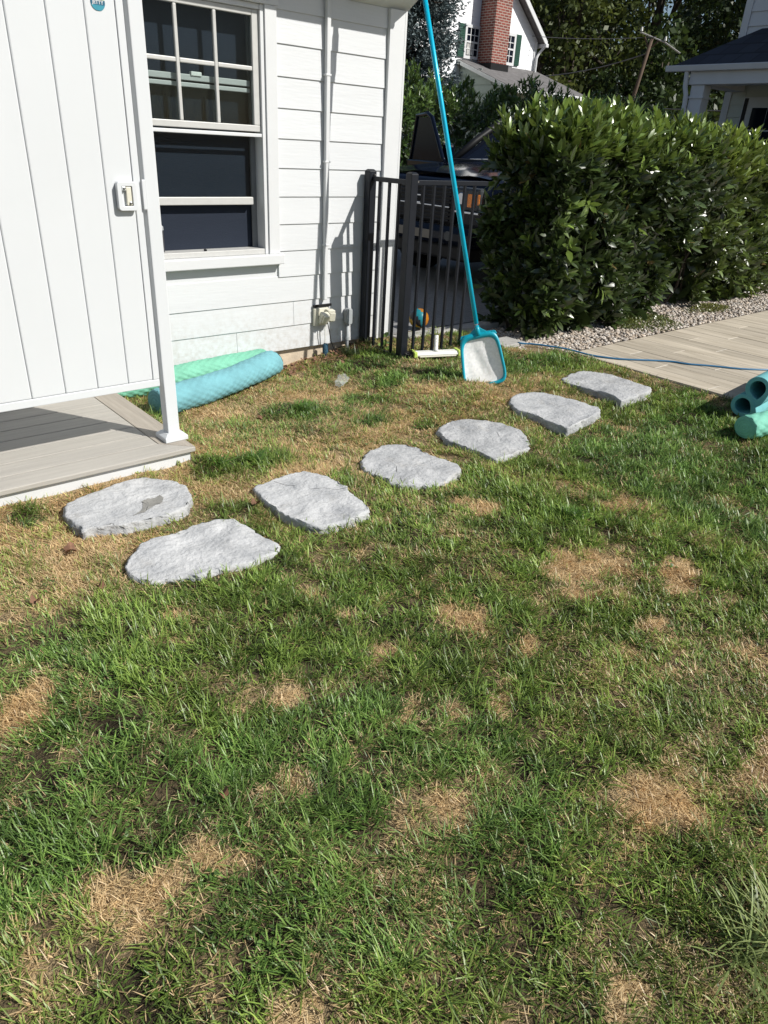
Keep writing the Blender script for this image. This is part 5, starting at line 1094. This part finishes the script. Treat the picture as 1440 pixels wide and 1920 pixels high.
# ------------------------------------------------------------------ the lawn
DRY = [(1.52,0.48,0.142,-0.110,0.122,0.071),(2.33,1.37,0.191,-0.136,0.213,0.156),(2.23,1.22,0.108,-0.078,0.102,0.072),(0.31,1.10,0.150,-0.118,0.030,0.066),(0.47,1.07,0.090,-0.070,0.028,0.052),(1.31,1.43,0.089,-0.066,0.061,0.073),
 (0.92,1.45,0.086,-0.065,0.038,0.058),(1.69,1.41,0.074,-0.054,0.076,0.074),(1.75,1.17,0.050,-0.037,0.064,0.053),(0.75,1.16,0.057,-0.044,0.042,0.063),(1.05,0.84,0.068,-0.053,0.064,0.064),(0.30,1.93,0.063,-0.048,0.041,0.141),
 (0.23,1.85,0.048,-0.037,0.026,0.093),(0.42,0.71,0.059,-0.047,0.019,0.030),(1.87,0.40,0.039,-0.030,0.109,0.050),(1.00,0.26,0.062,-0.050,0.048,0.030),(1.48,1.02,0.035,-0.026,0.058,0.051),(1.29,1.05,0.046,-0.035,0.042,0.041),
 (2.32,1.11,0.071,-0.052,0.105,0.067),(2.61,1.04,0.075,-0.054,0.164,0.091),(3.02,1.59,0.15,-0.10,0.13,0.085),(0.05,1.05,0.050,-0.040,0.013,0.044),(2.41,2.00,0.12,-0.08,0.09,0.085),(1.21,1.16,0.053,-0.040,0.032,0.035),
 (2.21,0.93,0.066,-0.049,0.078,0.047),(1.31,1.67,0.047,-0.035,0.040,0.053)]
TUFT = [(2.443,3.622,.26),(1.80,3.03,.20),(1.56,3.08,.14),(2.671,1.656,.22),(3.482,4.13,.34),(2.034,2.629,.12),(1.413,2.438,.10),(1.384,2.62,.12),(3.517,1.982,.35),(4.3,3.45,.35),(4.46,1.996,.45),(1.68,3.95,.10),(3.3,3.75,.22),(2.9,3.55,.16),(2.55,1.75,.2),(.6,3.05,.10),(4.7,3.3,.35),(3.6,3.55,.25),(2.75,3.2,.12),(3.0,3.0,.1)]
def inpoly(x, y, poly):
    c = np.zeros(len(x), bool); P = poly
    for i in range(len(P)):
        x0, y0 = P[i]; x1, y1 = P[i-1]
        with np.errstate(divide='ignore', invalid='ignore'):
            c ^= ((y0 > y) != (y1 > y)) & (x < (x1-x0)*(y-y0)/(y1-y0)+x0)
    return c
def dryness(x, y):
    """1 = straw, 0 = green"""
    wx_ = x+(vnoise(x, y, 8, 31)-.5)*.11+(vnoise(x, y, 24, 37)-.5)*.07; wy_ = y+(vnoise(x, y, 8, 32)-.5)*.11+(vnoise(x, y, 24, 38)-.5)*.07
    d = np.zeros(len(x))
    for cx_, cy_, ax, ay, bx, by in DRY:
        det = ax*by-ay*bx; u = ((wx_-cx_)*by-(wy_-cy_)*bx)/det; v = ((wy_-cy_)*ax-(wx_-cx_)*ay)/det; r = np.hypot(u, v)*1.2; d = np.maximum(d, sstep(.22, .80, 1-sstep(.25, 1.5, r)+(vnoise(x, y, 12, 39)-.5)*.75*(r < 1.6)+(vnoise(x, y, 30, 46)-.5)*.35*(r < 1.6)))
    # the walked strip along the stones up to the house is thin and yellow
    line = 2.25+.04*x
    strip = sstep(-.25, .35, y-line)*(.56-.26*sstep(3.3, 4.6, x))
    strip = strip*(.55+.9*vnoise(x, y, 2.6, 33))*(.75+.5*vnoise(x, y, 8, 36))
    d = np.maximum(d, np.clip(strip, 0, .9)); d = np.maximum(d, (.26*sstep(.5, .85, vnoise(x, y, 1.7, 34))+.28*sstep(.48, .9, vnoise(x, y, 6, 35))+.32*sstep(.6, .9, vnoise(x, y, 13, 40)))*(.84+.16*sstep(1.3, 2.2, y)))
    for cx_, cy_, r in TUFT:
        q = np.hypot(wx_-cx_, (wy_-cy_)*1.3)/r; d = d*(1-.9*(1-sstep(.55, 1.15, q)))
    return np.clip(d, 0, 1)
_d = dryness(GR_ARGS[0][:, 0], GR_ARGS[0][:, 1]); _far = (np.abs(GR_ARGS[0][:, 0]) > 8) | (np.abs(GR_ARGS[0][:, 1]) > 6); _d[_far] = .3
ground = np_obj('ground', GR_ARGS[0], None, GR_ARGS[1], M['soil'], np.repeat(_d[:, None], 3, 1), smooth=True); tag(ground, kind='structure')
FW = np.array(fw); CR = np.array(cr); CU = np.array(cu)
def visible(x, y, mx=.16, my=.12):
    v = np.stack([x, y, np.full(len(x), .03-1.55)], 1); dpt = v@FW; sx = (v@CR)/dpt*F_PX/1440*2; sy = (v@CU)/dpt*F_PX/1920*2
    return (dpt > .3) & (np.abs(sx) < 1+mx*2) & (np.abs(sy) < 1+my*2)
def lawn_ok(x, y):
    ok = (y < 4.49) & ~((x < 1.49) & (y > 3.165)) & ~((x > 5.10) & (y < 3.5)) & ~((x > 4.72) & (y > 3.52)) & ~((x > 4.95) & (y > 3.4))
    for p in STONES: ok &= ~inpoly(x, y, p)
    return ok
def blades(n_clump, per, rng, region, hl, only_dry=False):
    cx_ = rng.uniform(region[0], region[1], n_clump); cy_ = rng.uniform(region[2], region[3], n_clump); k = visible(cx_, cy_) & lawn_ok(cx_, cy_); cx_, cy_ = cx_[k], cy_[k]
    d = np.hypot(cx_, cy_)
    kk = rng.random(len(cx_)) < np.clip(1.25-.13*d, .45, 1)*(1-.38*sstep(.60, .80, vnoise(cx_, cy_, 9.5, 47))); cx_, cy_ = cx_[kk], cy_[kk]; nC = len(cx_)
    if only_dry:
        kk = rng.random(len(cx_)) < sstep(.12, .8, dryness(cx_, cy_)); cx_, cy_ = cx_[kk], cy_[kk]; nC = len(cx_)
    dry = dryness(cx_, cy_); cl_h = rng.uniform(.5, 1.35, nC)*(.6+.75*vnoise(cx_, cy_, 4.5, 41)); cl_hue = rng.random(nC); cl_dir = rng.uniform(0, 6.28, nC)*.35+6.28*vnoise(cx_, cy_, 1.5, 42)
    idc = np.repeat(np.arange(nC), per); n = len(idc)
    off = rng.normal(0, .015, (n, 2)); x = cx_[idc]+off[:, 0]; y = cy_[idc]+off[:, 1]; ok = lawn_ok(x, y); x, y, idc, off = x[ok], y[ok], idc[ok], off[ok]; n = len(x)
    dr = np.clip(dryness(x, y), 0, 1); straw = np.ones(n, bool) if only_dry else rng.random(n) < np.clip(.10+.93*dr, 0, .985)
    thin = rng.random(n) < np.where(straw, 1, 1-.35*dr); x, y, idc, off, dr, straw = x[thin], y[thin], idc[thin], off[thin], dr[thin], straw[thin]; n = len(x)
    az = np.where(rng.random(n) < .55, np.arctan2(off[:, 1], off[:, 0])+rng.normal(0, .6, n), cl_dir[idc]+rng.normal(0, .9, n))
    lean = np.where(straw, rng.uniform(.75, 1.5, n), np.abs(rng.normal(.62, .30, n)))
    L = np.where(straw, rng.uniform(.010, .046, n), rng.uniform(.024, .068, n)*cl_h[idc])*hl*(1-.35*dr*(~straw))
    dist = np.hypot(x, y); w = rng.uniform(.0010, .0021, n)*(1+.22*np.clip(dist-1.2, 0, 4))*np.where(straw, .62, 1.0)
    z = hz(x, y)-.003+np.where(straw, rng.random(n)*.008, 0)
    hd = np.stack([np.cos(az), np.sin(az), np.zeros(n)], 1); sd = np.stack([-np.sin(az), np.cos(az), np.zeros(n)], 1); tw_ = rng.normal(0, .5, n); sd = sd*np.cos(tw_)[:, None]+np.array([0, 0, 1.])*np.sin(tw_)[:, None]*.5
    b = np.stack([x, y, z], 1); V = np.zeros((n, 7, 3)); a_ = lean; pos = b.copy(); bend = np.where(straw, rng.uniform(-.1, .25, n), rng.uniform(.15, .75, n))
    for i, (dt, ww) in enumerate(((0, .75), (.4, 1.), (.35, .72))):
        pos = pos+(hd*np.sin(a_)[:, None]+np.array([0, 0, 1.])*np.cos(a_)[:, None])*(L*dt)[:, None]; V[:, i*2] = pos-sd*(w*ww)[:, None]; V[:, i*2+1] = pos+sd*(w*ww)[:, None]; a_ = a_+bend*(.45 if i else 0)+ (bend*.2 if i == 0 else 0)
    V[:, 6] = pos+(hd*np.sin(a_)[:, None]+np.array([0, 0, 1.])*np.cos(a_)[:, None])*(L*.25)[:, None]
    V[..., 2] = np.maximum(V[..., 2], (hz(x, y)+.0015)[:, None])
    hue = np.clip(cl_hue[idc]*.6+rng.random(n)*.4, 0, 1)[:, None]
    g1, g2, g3 = np.array((.064, .134, .024)), np.array((.250, .345, .070)), np.array((.38, .40, .12))
    col = g1*(1-hue)+g2*hue; yl = np.clip(dr*1.2-.1+rng.normal(0, .12, n), 0, 1)[:, None]*.66; col = col*(1-yl)+g3*yl; col *= rng.uniform(.75, 1.3, (n, 1))*(.62+.72*vnoise(x, y, 7.5, 48))[:, None]
    blue = (vnoise(x, y, 1.1, 44) > .56)[:, None]; col = np.where(blue & (yl < .4), col*np.array((.86, .96, 1.06)), col)
    s_ = rng.random((n, 1)); sc = np.array((.47, .335, .165))*(1-s_)+np.array((.74, .575, .325))*s_; sc *= rng.uniform(.65, 1.15, (n, 1)); warm = (vnoise(x, y, 5, 45)[:, None]-.4)*.5; sc = sc*(1+warm*np.array((.12, -.03, -.30)))
    col = np.where(straw[:, None], sc, col); C7 = np.repeat(col[:, None], 7, 1)*np.array([.55, .55, .92, .92, 1.08, 1.08, 1.2])[None, :, None]  # green blades: shade between them painted as darker roots, lighter tips
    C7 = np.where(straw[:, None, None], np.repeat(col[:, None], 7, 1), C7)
    q = np.array([[0, 1, 3, 2], [2, 3, 5, 4]]); t = np.array([[4, 5, 6]]); k = (np.arange(n)*7)[:, None, None]
    return V.reshape(-1, 3), (t[None]+k).reshape(-1, 3), (q[None]+k).reshape(-1, 4), C7.reshape(-1, 3)
rG = np.random.default_rng(77)
v, t, q, c = blades(52000, 18, rG, (-1.2, 5.2, -.9, 4.5), 1.0)
v2, t2, q2, c2_ = blades(44000, 16, rG, (-1.2, 5.2, -.9, 4.5), .9, only_dry=True)
t = np.concatenate([t, t2+len(v)]); q = np.concatenate([q, q2+len(v)]); v = np.concatenate([v, v2]); c = np.concatenate([c, c2_])
# small broad leaves of clover and plantain scattered through the turf
nW = 120; wx0 = rG.uniform(-.5, 4.8, nW); wy0 = rG.uniform(-.3, 4.3, nW); kW = lawn_ok(wx0, wy0) & visible(wx0, wy0); wx0, wy0 = wx0[kW], wy0[kW]; id_ = np.repeat(np.arange(len(wx0)), 14); nL = len(id_)
Pw = np.stack([wx0[id_]+rG.normal(0, .022, nL), wy0[id_]+rG.normal(0, .022, nL), np.zeros(nL)], 1); Pw[:, 2] = hz(Pw[:, 0], Pw[:, 1])+rG.uniform(.008, .03, nL); Lw = rG.uniform(.008, .018, nL)
Vw, Tw, Qw = leaf_mesh_arrays(Pw, norm(rG.normal(0, 1, (nL, 3))*np.array([1, 1, .35])), np.tile([0, 0, 1.], (nL, 1))+rG.normal(0, .3, (nL, 3)), Lw, Lw*.7)
k0 = len(v); v = np.concatenate([v, Vw.reshape(-1, 3)]); t = np.concatenate([t, Tw+k0]); q = np.concatenate([q, Qw+k0]); c = np.concatenate([c, np.repeat(np.array([[.09, .17, .035]])*rG.uniform(.6, 1.3, (nL, 1)), 8, 0)])
print('LAWN tris', len(t)+2*len(q))
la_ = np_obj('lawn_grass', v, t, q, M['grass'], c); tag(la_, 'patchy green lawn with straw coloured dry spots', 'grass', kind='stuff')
# a tall dark tuft in the bottom right corner of the lawn
def big_tuft(cx_, cy_, n, h, rng, col):
    az = rng.uniform(0, 6.28, n); lean = np.abs(rng.normal(.55, .3, n)); L = rng.uniform(.5, 1, n)*h; x = cx_+rng.normal(0, .02, n); y = cy_+rng.normal(0, .02, n); z = hz(x, y); w = rng.uniform(.0016, .0028, n)
    hd = np.stack([np.cos(az), np.sin(az), 0*az], 1); sd = np.stack([-np.sin(az), np.cos(az), .3*np.ones(n)], 1); pos = np.stack([x, y, z], 1); V = np.zeros((n, 7, 3)); a_ = lean
    for i, (dt, ww) in enumerate(((0, .8), (.4, 1), (.35, .75))):
        pos = pos+(hd*np.sin(a_)[:, None]+np.array([0, 0, 1.])*np.cos(a_)[:, None])*(L*dt)[:, None]; V[:, 2*i] = pos-sd*(w*ww)[:, None]; V[:, 2*i+1] = pos+sd*(w*ww)[:, None]; a_ = a_+.3
    V[:, 6] = pos+(hd*np.sin(a_)[:, None]+np.array([0, 0, 1.])*np.cos(a_)[:, None])*(L*.25)[:, None]
    q = np.array([[0, 1, 3, 2], [2, 3, 5, 4]]); t = np.array([[4, 5, 6]]); k = (np.arange(n)*7)[:, None, None]
    cc = np.repeat(np.array(col)[None]*rng.uniform(.6, 1.4, (n, 1)), 7, 0); return V.reshape(-1, 3), (t[None]+k).reshape(-1, 3), (q[None]+k).reshape(-1, 4), cc
parts_ = [big_tuft(*a, rG, col) for a, col in (((1.36, .10, 110, .24), (.26, .31, .12)), ((1.28, .16, 70, .20), (.22, .28, .10)), ((1.78, 3.08, 200, .11), (.09, .18, .03)), ((1.60, 3.11, 120, .10), (.09, .18, .03)), ((2.45, 3.6, 220, .10), (.09, .18, .03)), ((2.67, 1.66, 240, .10), (.09, .18, .03)),
    ((3.4, 4.32, 160, .14), (.06, .09, .03)), ((3.62, 4.40, 120, .14), (.07, .09, .03)), ((3.85, 4.0, 120, .12), (.04, .08, .02)), ((4.3, 4.0, 140, .12), (.03, .07, .02)), ((.62, 3.0, 60, .07), (.07, .11, .03)))]
ov = 0; VV, TT, QQ, CC = [], [], [], []
for v, t, q, c in parts_: VV.append(v); TT.append(t+ov); QQ.append(q+ov); CC.append(c); ov += len(v)
tf = np_obj('grass_tufts', np.concatenate(VV), np.concatenate(TT), np.concatenate(QQ), M['grass'], np.concatenate(CC)); tag(tf, 'taller dark grass tufts at deck corner, fence and lower right', 'grass', kind='stuff')
